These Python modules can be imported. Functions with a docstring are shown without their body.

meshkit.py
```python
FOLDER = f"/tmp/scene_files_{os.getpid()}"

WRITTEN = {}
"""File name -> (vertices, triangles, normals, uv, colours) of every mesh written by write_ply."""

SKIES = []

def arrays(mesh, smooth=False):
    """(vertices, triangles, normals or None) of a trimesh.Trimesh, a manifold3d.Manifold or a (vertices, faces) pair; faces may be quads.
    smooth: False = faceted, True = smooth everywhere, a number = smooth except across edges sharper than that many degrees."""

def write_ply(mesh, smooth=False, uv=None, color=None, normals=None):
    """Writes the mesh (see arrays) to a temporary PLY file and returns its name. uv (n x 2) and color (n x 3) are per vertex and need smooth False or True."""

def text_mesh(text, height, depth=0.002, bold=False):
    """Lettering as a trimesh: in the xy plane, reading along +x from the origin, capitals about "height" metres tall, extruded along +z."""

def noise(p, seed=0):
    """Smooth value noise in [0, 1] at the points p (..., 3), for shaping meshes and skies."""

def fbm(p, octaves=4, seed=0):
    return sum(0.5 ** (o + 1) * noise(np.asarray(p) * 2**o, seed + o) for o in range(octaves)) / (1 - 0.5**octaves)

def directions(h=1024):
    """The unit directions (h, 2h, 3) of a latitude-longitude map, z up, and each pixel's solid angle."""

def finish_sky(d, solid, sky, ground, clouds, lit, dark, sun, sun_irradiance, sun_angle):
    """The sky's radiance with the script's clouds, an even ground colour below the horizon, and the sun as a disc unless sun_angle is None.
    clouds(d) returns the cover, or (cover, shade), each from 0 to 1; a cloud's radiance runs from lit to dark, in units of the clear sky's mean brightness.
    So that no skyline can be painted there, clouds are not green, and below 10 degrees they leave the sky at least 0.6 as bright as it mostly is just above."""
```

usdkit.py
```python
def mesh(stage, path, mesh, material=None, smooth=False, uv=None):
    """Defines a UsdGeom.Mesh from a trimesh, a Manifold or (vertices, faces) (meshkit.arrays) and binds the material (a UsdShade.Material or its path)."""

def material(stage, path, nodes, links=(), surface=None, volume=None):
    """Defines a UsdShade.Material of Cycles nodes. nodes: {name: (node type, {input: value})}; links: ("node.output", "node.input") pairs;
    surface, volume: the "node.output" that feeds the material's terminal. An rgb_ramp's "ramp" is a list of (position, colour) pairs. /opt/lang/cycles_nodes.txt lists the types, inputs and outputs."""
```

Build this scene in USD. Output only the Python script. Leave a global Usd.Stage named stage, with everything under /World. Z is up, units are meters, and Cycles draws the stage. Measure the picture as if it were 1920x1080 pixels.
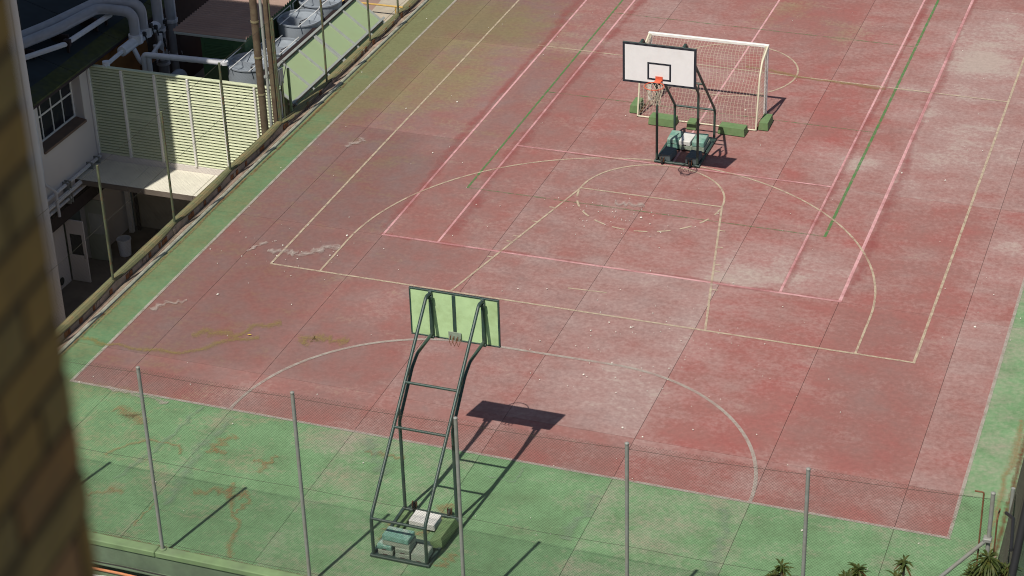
import math, numpy as np, trimesh, usdkit, meshkit
from pxr import Usd, UsdGeom, UsdLux, UsdShade, Gf, Sdf, Vt
from shapely.geometry import LineString, Polygon, box as sbox, Point
from shapely.ops import unary_union

stage = Usd.Stage.CreateInMemory()
UsdGeom.SetStageUpAxis(stage, UsdGeom.Tokens.z)
UsdGeom.SetStageMetersPerUnit(stage, 1.0)
UsdGeom.Xform.Define(stage, '/World')
RNG = np.random.default_rng(7)
A = np.array

# ---------------------------------------------------------------- camera, sky, sun, exposure
CAM, PITCH, YAW, ROLL, FPX = A([20.3117567, -37.8566738, 23.1195643]), 0.512676904, -0.361640048, -0.0325464766, 3894.19628
fwd = A([math.sin(YAW) * math.cos(PITCH), math.cos(YAW) * math.cos(PITCH), -math.sin(PITCH)])
rt = A([math.cos(YAW), -math.sin(YAW), 0.0]); up = np.cross(rt, fwd)
rt, up = rt * math.cos(ROLL) + up * math.sin(ROLL), -rt * math.sin(ROLL) + up * math.cos(ROLL)
cam = UsdGeom.Camera.Define(stage, '/World/camera')
M4 = Gf.Matrix4d(*[float(v) for v in (*rt, 0, *up, 0, *(-fwd), 0, *CAM, 1)])
cam.AddTransformOp().Set(M4)
cam.CreateHorizontalApertureAttr(36.0); cam.CreateVerticalApertureAttr(20.25)
cam.CreateFocalLengthAttr(FPX / 1920 * 36.0)
cam.CreateClippingRangeAttr(Gf.Vec2f(0.1, 2000))
cam.CreateFStopAttr(2.9); cam.CreateFocusDistanceAttr(48.0)
cam.CreateExposureAttr(0.0)

SUN = A([-0.128, -0.587, 1.0]); SUN /= np.linalg.norm(SUN)
ELEV, ROT = math.asin(SUN[2]), math.atan2(SUN[0], SUN[1])
SKY_STRENGTH, SUN_INTENSITY = 0.058, 1.15
sky = UsdLux.DomeLight.Define(stage, '/World/sky')
skym = usdkit.material(stage, '/World/Looks/sky', {
    't': ('sky_texture', dict(sky_type='single_scattering', sun_disc=False, sun_elevation=ELEV, sun_rotation=ROT, altitude=100.0, aerosol_density=1.5)),
    'b': ('background_shader', dict(strength=SKY_STRENGTH))}, [('t.color', 'b.color')], surface='b.background')
UsdShade.MaterialBindingAPI.Apply(sky.GetPrim()).Bind(skym)
sun = UsdLux.DistantLight.Define(stage, '/World/sun')
sun.CreateIntensityAttr(SUN_INTENSITY); sun.CreateAngleAttr(0.53); sun.CreateNormalizeAttr(True)
sun.CreateColorAttr(Gf.Vec3f(1.0, 0.95, 0.87))
sx = np.cross([0, 0, 1.0], SUN); sx /= np.linalg.norm(sx); sy = np.cross(SUN, sx)
sun.AddTransformOp().Set(Gf.Matrix4d(*[float(v) for v in (*sx, 0, *sy, 0, *SUN, 0, 0, 0, 60, 1)]))

# ---------------------------------------------------------------- naming helpers
used, LOC = {}, {}
def path_for(name, parent):
    base = f'{parent}/{name}'; n = used.get(base, -1) + 1; used[base] = n
    return base if n == 0 else f'{base}_{n:03d}'
def tag(prim, label=None, cat=None, group=None, kind=None):
    for k, v in (('label', label), ('category', cat), ('group', group), ('kind', kind)):
        if v: prim.SetCustomDataByKey(k, v)
    return prim
def thing(name, label=None, cat=None, loc=(0, 0, 0), group=None, kind=None):
    p = path_for(name, '/World'); x = UsdGeom.Xform.Define(stage, p)
    x.AddTranslateOp().Set(Gf.Vec3d(*map(float, loc))); LOC[p] = A(loc, float)
    tag(x.GetPrim(), label, cat, group, kind); return p
def part(name, mesh, m, parent, smooth=False, label=None, uv=None, kind=None, tone=None):
    """One Mesh prim under parent; mesh is in world coordinates and is moved to its thing's own frame."""
    p = path_for(name, parent); loc = LOC[parent]; LOC[p] = loc
    v, f, n = meshkit.arrays(mesh, smooth)
    g = usdkit.mesh(stage, p, (v - loc, f), MAT[m], uv=uv) if n is None else None
    if g is None:
        g = usdkit.mesh(stage, p, (v - loc, f), MAT[m], uv=uv)
        g.CreateNormalsAttr(Vt.Vec3fArray.FromNumpy(n.astype(np.float32))); g.SetNormalsInterpolation('vertex')
    if tone is not None:
        UsdGeom.PrimvarsAPI(g).CreatePrimvar('stain', Sdf.ValueTypeNames.Float3Array, 'vertex').Set(Vt.Vec3fArray.FromNumpy(np.asarray(tone, np.float32)))
    tag(g.GetPrim(), label, None, None, kind); return p
def single(name, mesh, m, label=None, cat=None, group=None, kind=None, smooth=False):
    """A top-level thing that is one mesh."""
    p = path_for(name, '/World'); v, f, n = meshkit.arrays(mesh, smooth)
    lo, hi = v.min(0), v.max(0); loc = A([(lo[0] + hi[0]) / 2, (lo[1] + hi[1]) / 2, lo[2]])
    g = usdkit.mesh(stage, p, (v - loc, f), MAT[m])
    if n is not None:
        g.CreateNormalsAttr(Vt.Vec3fArray.FromNumpy(n.astype(np.float32))); g.SetNormalsInterpolation('vertex')
    g.AddTranslateOp().Set(Gf.Vec3d(*map(float, loc)))
    tag(g.GetPrim(), label, cat, group, kind); return p

# ---------------------------------------------------------------- mesh helpers
cat = lambda ms: trimesh.util.concatenate([trimesh.Trimesh(*meshkit.arrays(m)[:2], process=False) for m in ms])
def box(x0, x1, y0, y1, z0, z1):
    m = trimesh.creation.box((abs(x1 - x0), abs(y1 - y0), abs(z1 - z0))); m.apply_translation(((x0 + x1) / 2, (y0 + y1) / 2, (z0 + z1) / 2)); return m
def cbox(x0, x1, y0, y1, z0, z1, c=0.01):
    P = []
    for a, sa in ((x0, 1), (x1, -1)):
        for b, sb in ((y0, 1), (y1, -1)):
            for d, sd in ((z0, 1), (z1, -1)):
                P += [(a + sa * c, b + sb * c, d), (a + sa * c, b, d + sd * c), (a, b + sb * c, d + sd * c)]
    return trimesh.Trimesh(P, process=False).convex_hull
def rot(m, ang, axis, at):
    m = m.copy(); m.apply_transform(trimesh.transformations.rotation_matrix(ang, axis, at)); return m
def fillet(pts, r, n=5):
    pts = [A(p, float) for p in pts]; out = [pts[0]]
    for a, b, c in zip(pts, pts[1:], pts[2:]):
        u, w = a - b, c - b; d = min(r, np.linalg.norm(u) * .45, np.linalg.norm(w) * .45)
        s, e = b + u / np.linalg.norm(u) * d, b + w / np.linalg.norm(w) * d
        for t in np.linspace(0, 1, n): out.append((1 - t) ** 2 * s + 2 * t * (1 - t) * b + t * t * e)
    return out + [pts[-1]]
def tube(pts, r, n=10, caps=True):
    P = A(pts, float); k = len(P)
    T = np.gradient(P, axis=0); T /= np.linalg.norm(T, axis=1, keepdims=True)
    ref = A([0, 0, 1.0]) if abs(T[0, 2]) < .9 else A([1.0, 0, 0])
    U = np.cross(ref, T[0]); U /= np.linalg.norm(U); rings = []
    rr = np.broadcast_to(r, k)
    for i in range(k):
        U = U - T[i] * (U @ T[i]); U /= np.linalg.norm(U); W = np.cross(T[i], U)
        a = np.arange(n) / n * 2 * np.pi
        rings.append(P[i] + rr[i] * (np.outer(np.cos(a), U) + np.outer(np.sin(a), W)))
    V = np.vstack(rings); F = []
    for i in range(k - 1):
        for j in range(n):
            a, b = i * n + j, i * n + (j + 1) % n; F += [(a, b, b + n), (a, b + n, a + n)]
    if caps:
        V = np.vstack([V, P[0], P[-1]]); c0, c1 = len(V) - 2, len(V) - 1
        for j in range(n):
            F += [(c0, (j + 1) % n, j), (c1, (k - 1) * n + j, (k - 1) * n + (j + 1) % n)]
    return trimesh.Trimesh(V, F, process=False)
def segs(Pa, Pb, r, n=3):
    """Many thin straight bars at once."""
    Pa, Pb = A(Pa, float), A(Pb, float); T = Pb - Pa; L = np.linalg.norm(T, axis=1, keepdims=True); T = T / np.maximum(L, 1e-9)
    ref = np.where(np.abs(T[:, 2:3]) < .9, A([[0, 0, 1.0]]), A([[1.0, 0, 0]]))
    U = np.cross(ref, T); U /= np.linalg.norm(U, axis=1, keepdims=True); W = np.cross(T, U)
    V, F, N = [], [], len(Pa); rr = np.broadcast_to(r, N)[:, None]
    for k, P in ((0, Pa), (1, Pb)):
        for j in range(n):
            a = j / n * 2 * np.pi; V.append(P + rr * (math.cos(a) * U + math.sin(a) * W))
    V = np.stack(V, 1).reshape(-1, 3); o = np.arange(N)[:, None] * 2 * n
    for j in range(n):
        b = (j + 1) % n
        F += [o + A([[j, b, n + b]]), o + A([[j, n + b, n + j]])]
    return trimesh.Trimesh(V, np.vstack(F), process=False)
def lathe(prof, c, n=32):
    a = np.arange(n) / n * 2 * np.pi; V, F = [], []
    for r, z in prof: V += [(c[0] + r * math.cos(t), c[1] + r * math.sin(t), c[2] + z) for t in a]
    for i in range(len(prof) - 1):
        for j in range(n):
            p, q = i * n + j, i * n + (j + 1) % n; F += [(p, q, q + n), (p, q + n, p + n)]
    return trimesh.Trimesh(V, F, process=False)
def sheet(poly, z):
    V, F = [], []; o = 0
    for g in getattr(poly, 'geoms', [poly]):
        v, f = trimesh.creation.triangulate_polygon(g, engine='earcut')
        v, f = A(v), A(f); cr = np.cross(v[f[:, 1]] - v[f[:, 0]], v[f[:, 2]] - v[f[:, 0]]); f[cr < 0] = f[cr < 0][:, ::-1]
        V.append(np.c_[v, np.full(len(v), z)]); F.append(f + o); o += len(v)
    return trimesh.Trimesh(np.vstack(V), np.vstack(F), process=False)
def chain_mesh(p0, p1, z0, z1, s, r):
    """Diagonal wires of a chain link panel between the ground points p0 and p1."""
    p0, p1 = A(p0, float), A(p1, float); L = np.linalg.norm(p1 - p0); d = (p1 - p0) / L; H = z1 - z0; a, b = [], []
    for o in np.arange(-H, L + H, s):
        for sg in (1, -1):
            ua, ub = (o, o + H) if sg > 0 else (o + H, o)
            t0, t1 = sorted(((0 - ua) / (ub - ua), (L - ua) / (ub - ua))); t0, t1 = max(0, t0), min(1, t1)
            if t1 - t0 < 1e-3: continue
            f = lambda t: A([*(p0 + d * (ua + (ub - ua) * t)), z0 + H * t]) + A([-d[1], d[0], 0]) * sg * r
            a.append(f(t0)); b.append(f(t1))
    return segs(a, b, r, 3)
def rough_box(x0, x1, y0, y1, z0, z1, c=.012, yaw=0.0, seed=0):
    m = cbox(x0, x1, y0, y1, z0, z1, c); v = m.vertices + (np.random.default_rng(seed).random(m.vertices.shape) - .5) * c * .7
    m = trimesh.Trimesh(v, m.faces, process=False)
    return rot(m, yaw, (0, 0, 1), ((x0 + x1) / 2, (y0 + y1) / 2, z0))

# ---------------------------------------------------------------- materials
MAT = {}
def mat(name, base, rough=.6, var=.25, scale=6.0, dirt=None, dirt_amt=.35, dirt_scale=3.0, wear=None, wear_at=.62, bump=.15, bump_scale=40.0, metallic=0.0, spec=.35, trans=None):
    """Painted or raw surface: two scales of tone, soft dirt, hard-edged worn patches, fine relief."""
    base = A(base, float); n = {'g': ('geometry', {}), 'n1': ('noise_texture', dict(scale=scale, detail=5.0, roughness=.6)),
        'r1': ('rgb_ramp', dict(ramp=[(.25, tuple(base * (1 - var))), (.5, tuple(base)), (.75, tuple(np.minimum(base * (1 + var), 1)))])),
        'p': ('principled_bsdf', dict(roughness=rough, metallic=metallic, specular_ior_level=spec)),
        'bn': ('noise_texture', dict(scale=bump_scale, detail=3.0)), 'bp': ('bump', dict(strength=bump, distance=.01))}
    l = [('g.position', 'n1.vector'), ('n1.fac', 'r1.fac'), ('g.position', 'bn.vector'), ('bn.fac', 'bp.height'), ('bp.normal', 'p.normal')]
    cur = 'r1.color'
    if dirt is not None:
        n['n2'] = ('noise_texture', dict(scale=dirt_scale, detail=6.0, roughness=.65)); n['m2'] = ('map_range', dict(from_min=.45, from_max=.75, to_min=0.0, to_max=dirt_amt, clamp=True))
        n['x2'] = ('mix_color', dict(b=tuple(dirt))); l += [('g.position', 'n2.vector'), ('n2.fac', 'm2.value'), ('m2.result', 'x2.fac'), (cur, 'x2.a')]; cur = 'x2.result'
    if wear is not None:
        n['n3'] = ('noise_texture', dict(scale=dirt_scale * 4.3, detail=8.0, roughness=.7)); n['m3'] = ('map_range', dict(from_min=wear_at, from_max=wear_at + .04, to_min=0.0, to_max=.9, clamp=True))
        n['x3'] = ('mix_color', dict(b=tuple(wear))); l += [('g.position', 'n3.vector'), ('n3.fac', 'm3.value'), ('m3.result', 'x3.fac'), (cur, 'x3.a')]; cur = 'x3.result'
    l.append((cur, 'p.base_color')); surf = 'p.BSDF'
    if trans is not None:
        n['t'] = ('translucent_bsdf', dict(color=tuple(trans))); n['mx'] = ('mix_closure', dict(fac=.4)); l += [('p.BSDF', 'mx.closure1'), ('t.BSDF', 'mx.closure2')]; surf = 'mx.closure'
    MAT[name] = usdkit.material(stage, '/World/Looks/' + name, n, l, surface=surf)

def faded(name, col, lo, hi, scale=9.0, amt=.85, fine=55.0):
    """Worn paint or stain: see-through where the noise has rubbed it away; fades towards the edges of a ribbon (st.y)."""
    n = {'g': ('geometry', {}), 'a': ('noise_texture', dict(scale=scale, detail=6.0, roughness=.7)), 'b': ('noise_texture', dict(scale=fine, detail=3.0, roughness=.7)),
         'mx': ('mix_float', dict(fac=.45)), 'mr': ('map_range', dict(from_min=lo, from_max=hi, to_min=amt, to_max=0.02, clamp=True)),
         'd': ('diffuse_bsdf', dict(color=tuple(col), roughness=.5)), 't': ('transparent_bsdf', dict(color=(1, 1, 1))), 'mc': ('mix_closure', {})}
    l = [('g.position', 'a.vector'), ('g.position', 'b.vector'), ('a.fac', 'mx.a'), ('b.fac', 'mx.b'), ('mx.result', 'mr.value'), ('mr.result', 'mc.fac'), ('t.BSDF', 'mc.closure1'), ('d.BSDF', 'mc.closure2')]
    MAT[name] = usdkit.material(stage, '/World/Looks/' + name, n, l, surface='mc.closure')
def stain(name, col, amt=.8, scale=14.0):
    """A stain ribbon: strongest along its middle (primvar stain.x), broken up by noise."""
    n = {'g': ('geometry', {}), 'at': ('attribute', dict(attribute='stain')), 'sp': ('separate_xyz', {}), 'a': ('noise_texture', dict(scale=scale, detail=8.0, roughness=.75)),
         'ad': ('math', dict(math_type='add')), 'mr': ('map_range', dict(from_min=1.12, from_max=1.52, to_min=0.0, to_max=amt, clamp=True)),
         'd': ('diffuse_bsdf', dict(color=tuple(col))), 't': ('transparent_bsdf', dict(color=(1, 1, 1))), 'mc': ('mix_closure', {})}
    l = [('g.position', 'a.vector'), ('at.vector', 'sp.vector'), ('sp.x', 'ad.value1'), ('a.fac', 'ad.value2'), ('ad.value', 'mr.value'), ('mr.result', 'mc.fac'), ('t.BSDF', 'mc.closure1'), ('d.BSDF', 'mc.closure2')]
    MAT[name] = usdkit.material(stage, '/World/Looks/' + name, n, l, surface='mc.closure')

RED_X0, RED_X1, RED_Y0 = -1.83, 16.72, -5.97
def court_material():
    N = {'g': ('geometry', {}), 's': ('separate_xyz', {}), 'at': ('attribute', dict(attribute='stain')), 'as': ('separate_xyz', {}),
         'en': ('noise_texture', dict(scale=7.0, detail=6.0, roughness=.7)), 'ej': ('math', dict(math_type='multiply_add', value2=.10, value3=-.05))}
    L = [('g.position', 's.vector'), ('at.vector', 'as.vector'), ('g.position', 'en.vector'), ('en.fac', 'ej.value1')]
    def node(k, kind, **kw): N[k] = (kind, kw)
    def link(a, b): L.append((a, b))
    # inside the red rectangle?
    node('xj', 'math', math_type='add'); link('s.x', 'xj.value1'); link('ej.value', 'xj.value2')
    node('yj', 'math', math_type='add'); link('s.y', 'yj.value1'); link('ej.value', 'yj.value2')
    node('i1', 'math', math_type='greater_than', value2=RED_X0); link('xj.value', 'i1.value1')
    node('i2', 'math', math_type='less_than', value2=RED_X1); link('xj.value', 'i2.value1')
    node('i3', 'math', math_type='greater_than', value2=RED_Y0); link('yj.value', 'i3.value1')
    node('i12', 'math', math_type='multiply'); link('i1.value', 'i12.value1'); link('i2.value', 'i12.value2')
    node('inn', 'math', math_type='multiply'); link('i12.value', 'inn.value1'); link('i3.value', 'inn.value2')
    def nz(k, scale, detail=6.0, rough=.65, vec='g.position', **kw): node(k, 'noise_texture', scale=scale, detail=detail, roughness=rough, **kw); link(vec, k + '.vector')
    nz('big', .33, 4.0); nz('mid', 1.3, 7.0); nz('fin', 9.0, 8.0, .72); nz('grit', 70.0, 3.0, .7)
    node('mp', 'mapping', mapping_type='point', scale=(.75, 1.25, 1.0)); link('g.position', 'mp.vector'); nz('streak', 1.1, 9.0, .66, 'mp.vector')
    def ramp(k, src, stops): node(k, 'rgb_ramp', ramp=stops); link(src, k + '.fac')
    def mr(k, src, a, b, c, d): node(k, 'map_range', from_min=a, from_max=b, to_min=c, to_max=d, clamp=True); link(src, k + '.value')
    def mixc(k, fac, a, b, **kw):
        node(k, 'mix_color', **kw); link(fac, k + '.fac')
        if isinstance(a, str): link(a, k + '.a')
        else: N[k][1]['a'] = a
        if isinstance(b, str): link(b, k + '.b')
        else: N[k][1]['b'] = b
        return k + '.result'
    # red paint: saturated to faded pink grey
    node('bm', 'mix_float', fac=.5); link('big.fac', 'bm.a'); link('mid.fac', 'bm.b')
    node('bt', 'math', math_type='multiply_add', value2=.22); link('as.z', 'bt.value1'); link('bm.result', 'bt.value3')
    ramp('rr', 'bt.value', [(.30, RED[0]), (.46, RED[1]), (.60, RED[2]), (.78, RED[3])])
    # green paint
    ramp('gr', 'mid.fac', [(.3, GREEN[0]), (.5, GREEN[1]), (.72, GREEN[2])])
    c = mixc('base', 'inn.value', 'gr.color', 'rr.color')
    # worn pale concrete showing through in streaky patches, more where stain.x says
    node('st', 'mix_float', fac=.4); link('streak.fac', 'st.a'); link('fin.fac', 'st.b')
    node('dw', 'math', math_type='multiply_add', value2=.17); link('as.x', 'dw.value1'); link('st.result', 'dw.value3')
    mr('wr', 'dw.value', .47, .74, 0.0, .70); c = mixc('worn', 'wr.result', c, (.375, .272, .250))
    mr('wr2', 'dw.value', .70, .84, 0.0, .45); c = mixc('worn2', 'wr2.result', c, (.42, .385, .325))
    # olive algae (stain.y), plus a tint growing towards the left
    node('al', 'math', math_type='multiply_add', value2=.36); link('as.y', 'al.value1'); link('st.result', 'al.value3')
    mr('alm', 'al.value', .60, .86, 0.0, .74); c = mixc('algae', 'alm.result', c, (.245, .21, .10))
    # fine mottling; dk darkens where stain.x is low, mostly towards the left
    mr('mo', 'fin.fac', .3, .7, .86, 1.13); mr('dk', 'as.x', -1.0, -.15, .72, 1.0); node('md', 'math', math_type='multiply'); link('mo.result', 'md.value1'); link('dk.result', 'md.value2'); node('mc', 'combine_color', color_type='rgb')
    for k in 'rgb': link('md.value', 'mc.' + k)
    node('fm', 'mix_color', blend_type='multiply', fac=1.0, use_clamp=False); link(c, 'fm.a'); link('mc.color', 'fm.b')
    mr('go', 'grit.fac', .3, .7, .93, 1.07); node('gc', 'combine_color', color_type='rgb')
    for k in 'rgb': link('go.result', 'gc.' + k)
    node('gm', 'mix_color', blend_type='multiply', fac=1.0, use_clamp=False); link('fm.result', 'gm.a'); link('gc.color', 'gm.b')
    node('bp', 'bump', strength=.25, distance=.004); link('grit.fac', 'bp.height')
    node('p', 'principled_bsdf', roughness=.82, specular_ior_level=.25); link('gm.result', 'p.base_color'); link('bp.normal', 'p.normal')
    MAT['court_paint'] = usdkit.material(stage, '/World/Looks/court_paint', N, L, surface='p.BSDF')
RED = [(.252, .163, .150), (.268, .143, .127), (.282, .125, .109), (.310, .102, .090)]
GREEN = [(.130, .215, .105), (.150, .268, .130), (.180, .315, .158)]
court_material()

mat('hoop_green', (.030, .060, .050), .45, .25, 9, dirt=(.10, .085, .06), dirt_amt=.3, wear=(.16, .19, .16), wear_at=.70, spec=.5)
mat('board_rear', (.49, .655, .35), .65, .10, 3, dirt=(.26, .34, .14), dirt_amt=.6, dirt_scale=2.4, wear=(.17, .12, .06), wear_at=.665)
mat('board_white', (.80, .80, .80), .4, .03, 5, dirt=(.55, .53, .48), dirt_amt=.2, bump=.03)
mat('board_black', (.022, .026, .036), .5, .2, 9)
mat('rim_orange', (.62, .12, .06), .45, .15, 20, wear=(.25, .10, .06), wear_at=.68)
mat('net_cord', (.55, .49, .38), .9, .15, 30)
mat('goal_white', (.80, .79, .76), .45, .06, 10, dirt=(.45, .40, .30), dirt_amt=.35, wear=(.30, .16, .08), wear_at=.70)
mat('goal_cream', (.66, .62, .46), .5, .10, 10, wear=(.32, .18, .09), wear_at=.68)
mat('rust', (.17, .075, .035), .85, .4, 14)
mat('rubber', (.022, .020, .020), .7, .3, 10)
mat('steel_grey', (.25, .255, .235), .5, .15, 10, metallic=.0, dirt=(.24, .2, .13), dirt_amt=.4)
mat('fence_wire', (.050, .048, .034), .6, .3, 10)
mat('wire_dark', (.03, .028, .024), .7, .2, 10)
mat('post_green', (.11, .13, .075), .6, .3, 4, wear=(.17, .095, .05), wear_at=.55)
mat('block_teal', (.15, .30, .235), .85, .3, 14, dirt=(.46, .48, .42), dirt_amt=.8, dirt_scale=4, wear=(.46, .45, .40), wear_at=.60)
mat('block_grey', (.26, .295, .23), .9, .25, 14, dirt=(.12, .22, .16), dirt_amt=.6, dirt_scale=7, wear=(.35, .34, .30), wear_at=.66)
mat('block_white', (.62, .61, .57), .85, .10, 14, dirt=(.40, .40, .34), dirt_amt=.4, dirt_scale=7)
mat('block_green', (.125, .205, .085), .85, .15, 9, dirt=(.20, .24, .12), dirt_amt=.5)
mat('block_dark', (.085, .105, .11), .7, .2, 9, dirt=(.10, .12, .11), dirt_amt=.4)
mat('parapet_green', (.155, .160, .078), .8, .25, 3, dirt=(.25, .145, .065), dirt_amt=.75, wear=(.21, .10, .045), wear_at=.60)
mat('parapet_face', (.32, .235, .18), .9, .35, 5, dirt=(.15, .17, .10), dirt_amt=.5, wear=(.19, .09, .04), wear_at=.63)
mat('front_green', (.165, .245, .115), .8, .22, 2.5, dirt=(.14, .17, .11), dirt_amt=.6, dirt_scale=2)
mat('front_face', (.120, .165, .105), .85, .22, 2.5, dirt=(.10, .12, .09), dirt_amt=.6, dirt_scale=2)
mat('kerb_pale', (.36, .36, .29), .85, .3, 5, dirt=(.16, .2, .1), dirt_amt=.7, wear=(.17, .1, .05), wear_at=.62)
mat('dirt_brown', (.13, .062, .035), .95, .4, 12)
mat('rust_plate', (.20, .075, .028), .85, .4, 14)
mat('cable_orange', (.52, .20, .09), .6, .2, 12)
mat('white_wall', (.62, .57, .53), .8, .06, 1.5, dirt=(.42, .38, .36), dirt_amt=.3, dirt_scale=1.5)
mat('grey_wall', (.40, .40, .36), .8, .12, 2, dirt=(.22, .2, .17), dirt_amt=.5)
mat('beige_wall', (.40, .35, .27), .85, .12, 2, dirt=(.2, .17, .13), dirt_amt=.5)
mat('orange_wall', (.30, .125, .035), .85, .15, 2, dirt=(.12, .06, .03), dirt_amt=.5)
mat('roof_dark', (.022, .030, .034), .8, .25, 2, dirt=(.015, .018, .018), dirt_amt=.5, bump=.3)
mat('roof_moss', (.055, .062, .018), .95, .4, 6, dirt=(.045, .05, .045), dirt_amt=.8, dirt_scale=2.5, bump=.5)
mat('gutter_shade_dark', (.030, .018, .018), .8, .2, 5)  # gutters and fittings; also painted shade on wall, beam, gaps and opening
mat('pipe_white', (.66, .66, .68), .5, .06, 5, dirt=(.42, .38, .33), dirt_amt=.4)
mat('pipe_clad', (.36, .36, .38), .45, .10, 4, dirt=(.22, .21, .2), dirt_amt=.4)
mat('frame_white', (.72, .70, .66), .5, .05, 5)
mat('sill_brown', (.17, .115, .085), .8, .15, 5)
mat('slat_cream', (.58, .61, .41), .55, .12, 1.2, dirt=(.42, .48, .30), dirt_amt=.5)
mat('slat_back', (.15, .21, .09), .8, .2, 3)
mat('slab_white', (.66, .63, .53), .8, .06, 1.5, dirt=(.44, .41, .35), dirt_amt=.45, dirt_scale=2)
mat('yard_floor', (.16, .13, .105), .9, .25, 2, dirt=(.08, .07, .06), dirt_amt=.6, dirt_scale=1.2)
mat('floor_deck', (.24, .23, .20), .9, .2, 2, dirt=(.1, .09, .08), dirt_amt=.6)
mat('door_green_grey', (.30, .31, .24), .6, .1, 3)
mat('dark_glass', (.012, .013, .016), .15, .2, 3, bump=.0, spec=.5)
mat('bucket_white', (.62, .64, .68), .5, .05, 6, dirt=(.4, .38, .35), dirt_amt=.3)
mat('shed_green', (.055, .125, .055), .7, .15, 3, dirt=(.035, .06, .035), dirt_amt=.5)
mat('roof_pink', (.30, .205, .165), .75, .12, 3, dirt=(.20, .12, .10), dirt_amt=.6, dirt_scale=1.5, wear=(.42, .34, .28), wear_at=.70)
mat('tank_grey', (.27, .30, .335), .4, .10, 2, dirt=(.18, .18, .18), dirt_amt=.4, dirt_scale=2)
mat('tank_inside', (.24, .27, .30), .5, .2, 4)
mat('panel_green', (.52, .64, .38), .6, .06, .8, dirt=(.42, .46, .24), dirt_amt=.45, dirt_scale=.8, bump=.02, trans=(.46, .64, .32))
mat('rail_grey', (.34, .36, .33), .5, .12, 8, wear=(.2, .15, .1), wear_at=.68)
mat('pole_wood', (.115, .080, .052), .85, .25, 6, dirt=(.18, .17, .10), dirt_amt=.5)
mat('band_yellow', (.24, .21, .12), .6, .1, 8)
mat('rail_yellow', (.52, .34, .10), .5, .15, 8)
mat('dome_tan', (.38, .27, .20), .6, .1, 4)
mat('valve_black', (.02, .02, .022), .6, .1, 8)
mat('leaf', (.058, .085, .020), .55, .35, 20, dirt=(.17, .15, .035), dirt_amt=.8, dirt_scale=9, trans=(.12, .15, .02))
mat('leaf_dry', (.13, .075, .028), .8, .3, 20, trans=(.13, .08, .03))
mat('bark', (.13, .10, .07), .9, .3, 20, bump=.5)
mat('brick', (.28, .155, .042), .85, .22, 9, dirt=(.17, .10, .036), dirt_amt=.6, dirt_scale=6, bump=.5)
mat('brick_rust', (.29, .14, .045), .85, .22, 9, dirt=(.16, .09, .04), dirt_amt=.6, dirt_scale=6, bump=.5)
mat('brick_olive', (.25, .155, .05), .85, .22, 9, dirt=(.14, .10, .045), dirt_amt=.6, dirt_scale=6, bump=.5)
mat('mortar_dark', (.055, .032, .018), .95, .3, 20)
mat('panel_brown', (.33, .155, .062), .75, .12, 3)
mat('flake', (.72, .68, .60), .9, .2, 10)
mat('leaf_yellow', (.62, .45, .05), .8, .2, 10)
mat('earth', (.10, .10, .065), .95, .3, .4, dirt=(.07, .08, .04), dirt_amt=.6, dirt_scale=.3)
mat('outer_green', (.10, .15, .085), .9, .2, 1.0, dirt=(.12, .115, .08), dirt_amt=.6, dirt_scale=.8)
mat('base_concrete', (.22, .21, .18), .9, .2, 1)
mat('joint_dark', (.075, .050, .045), .95, .3, 20)
faded('line_pink', (.56, .32, .325), .50, .74, 5.0, .95)
faded('line_green', (.075, .235, .075), .44, .62, 4.0, .80)
faded('line_green_thin', (.10, .20, .085), .42, .56, 3.0, .62)
faded('line_cream', (.47, .39, .285), .46, .64, 5.0, .88)
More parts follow.
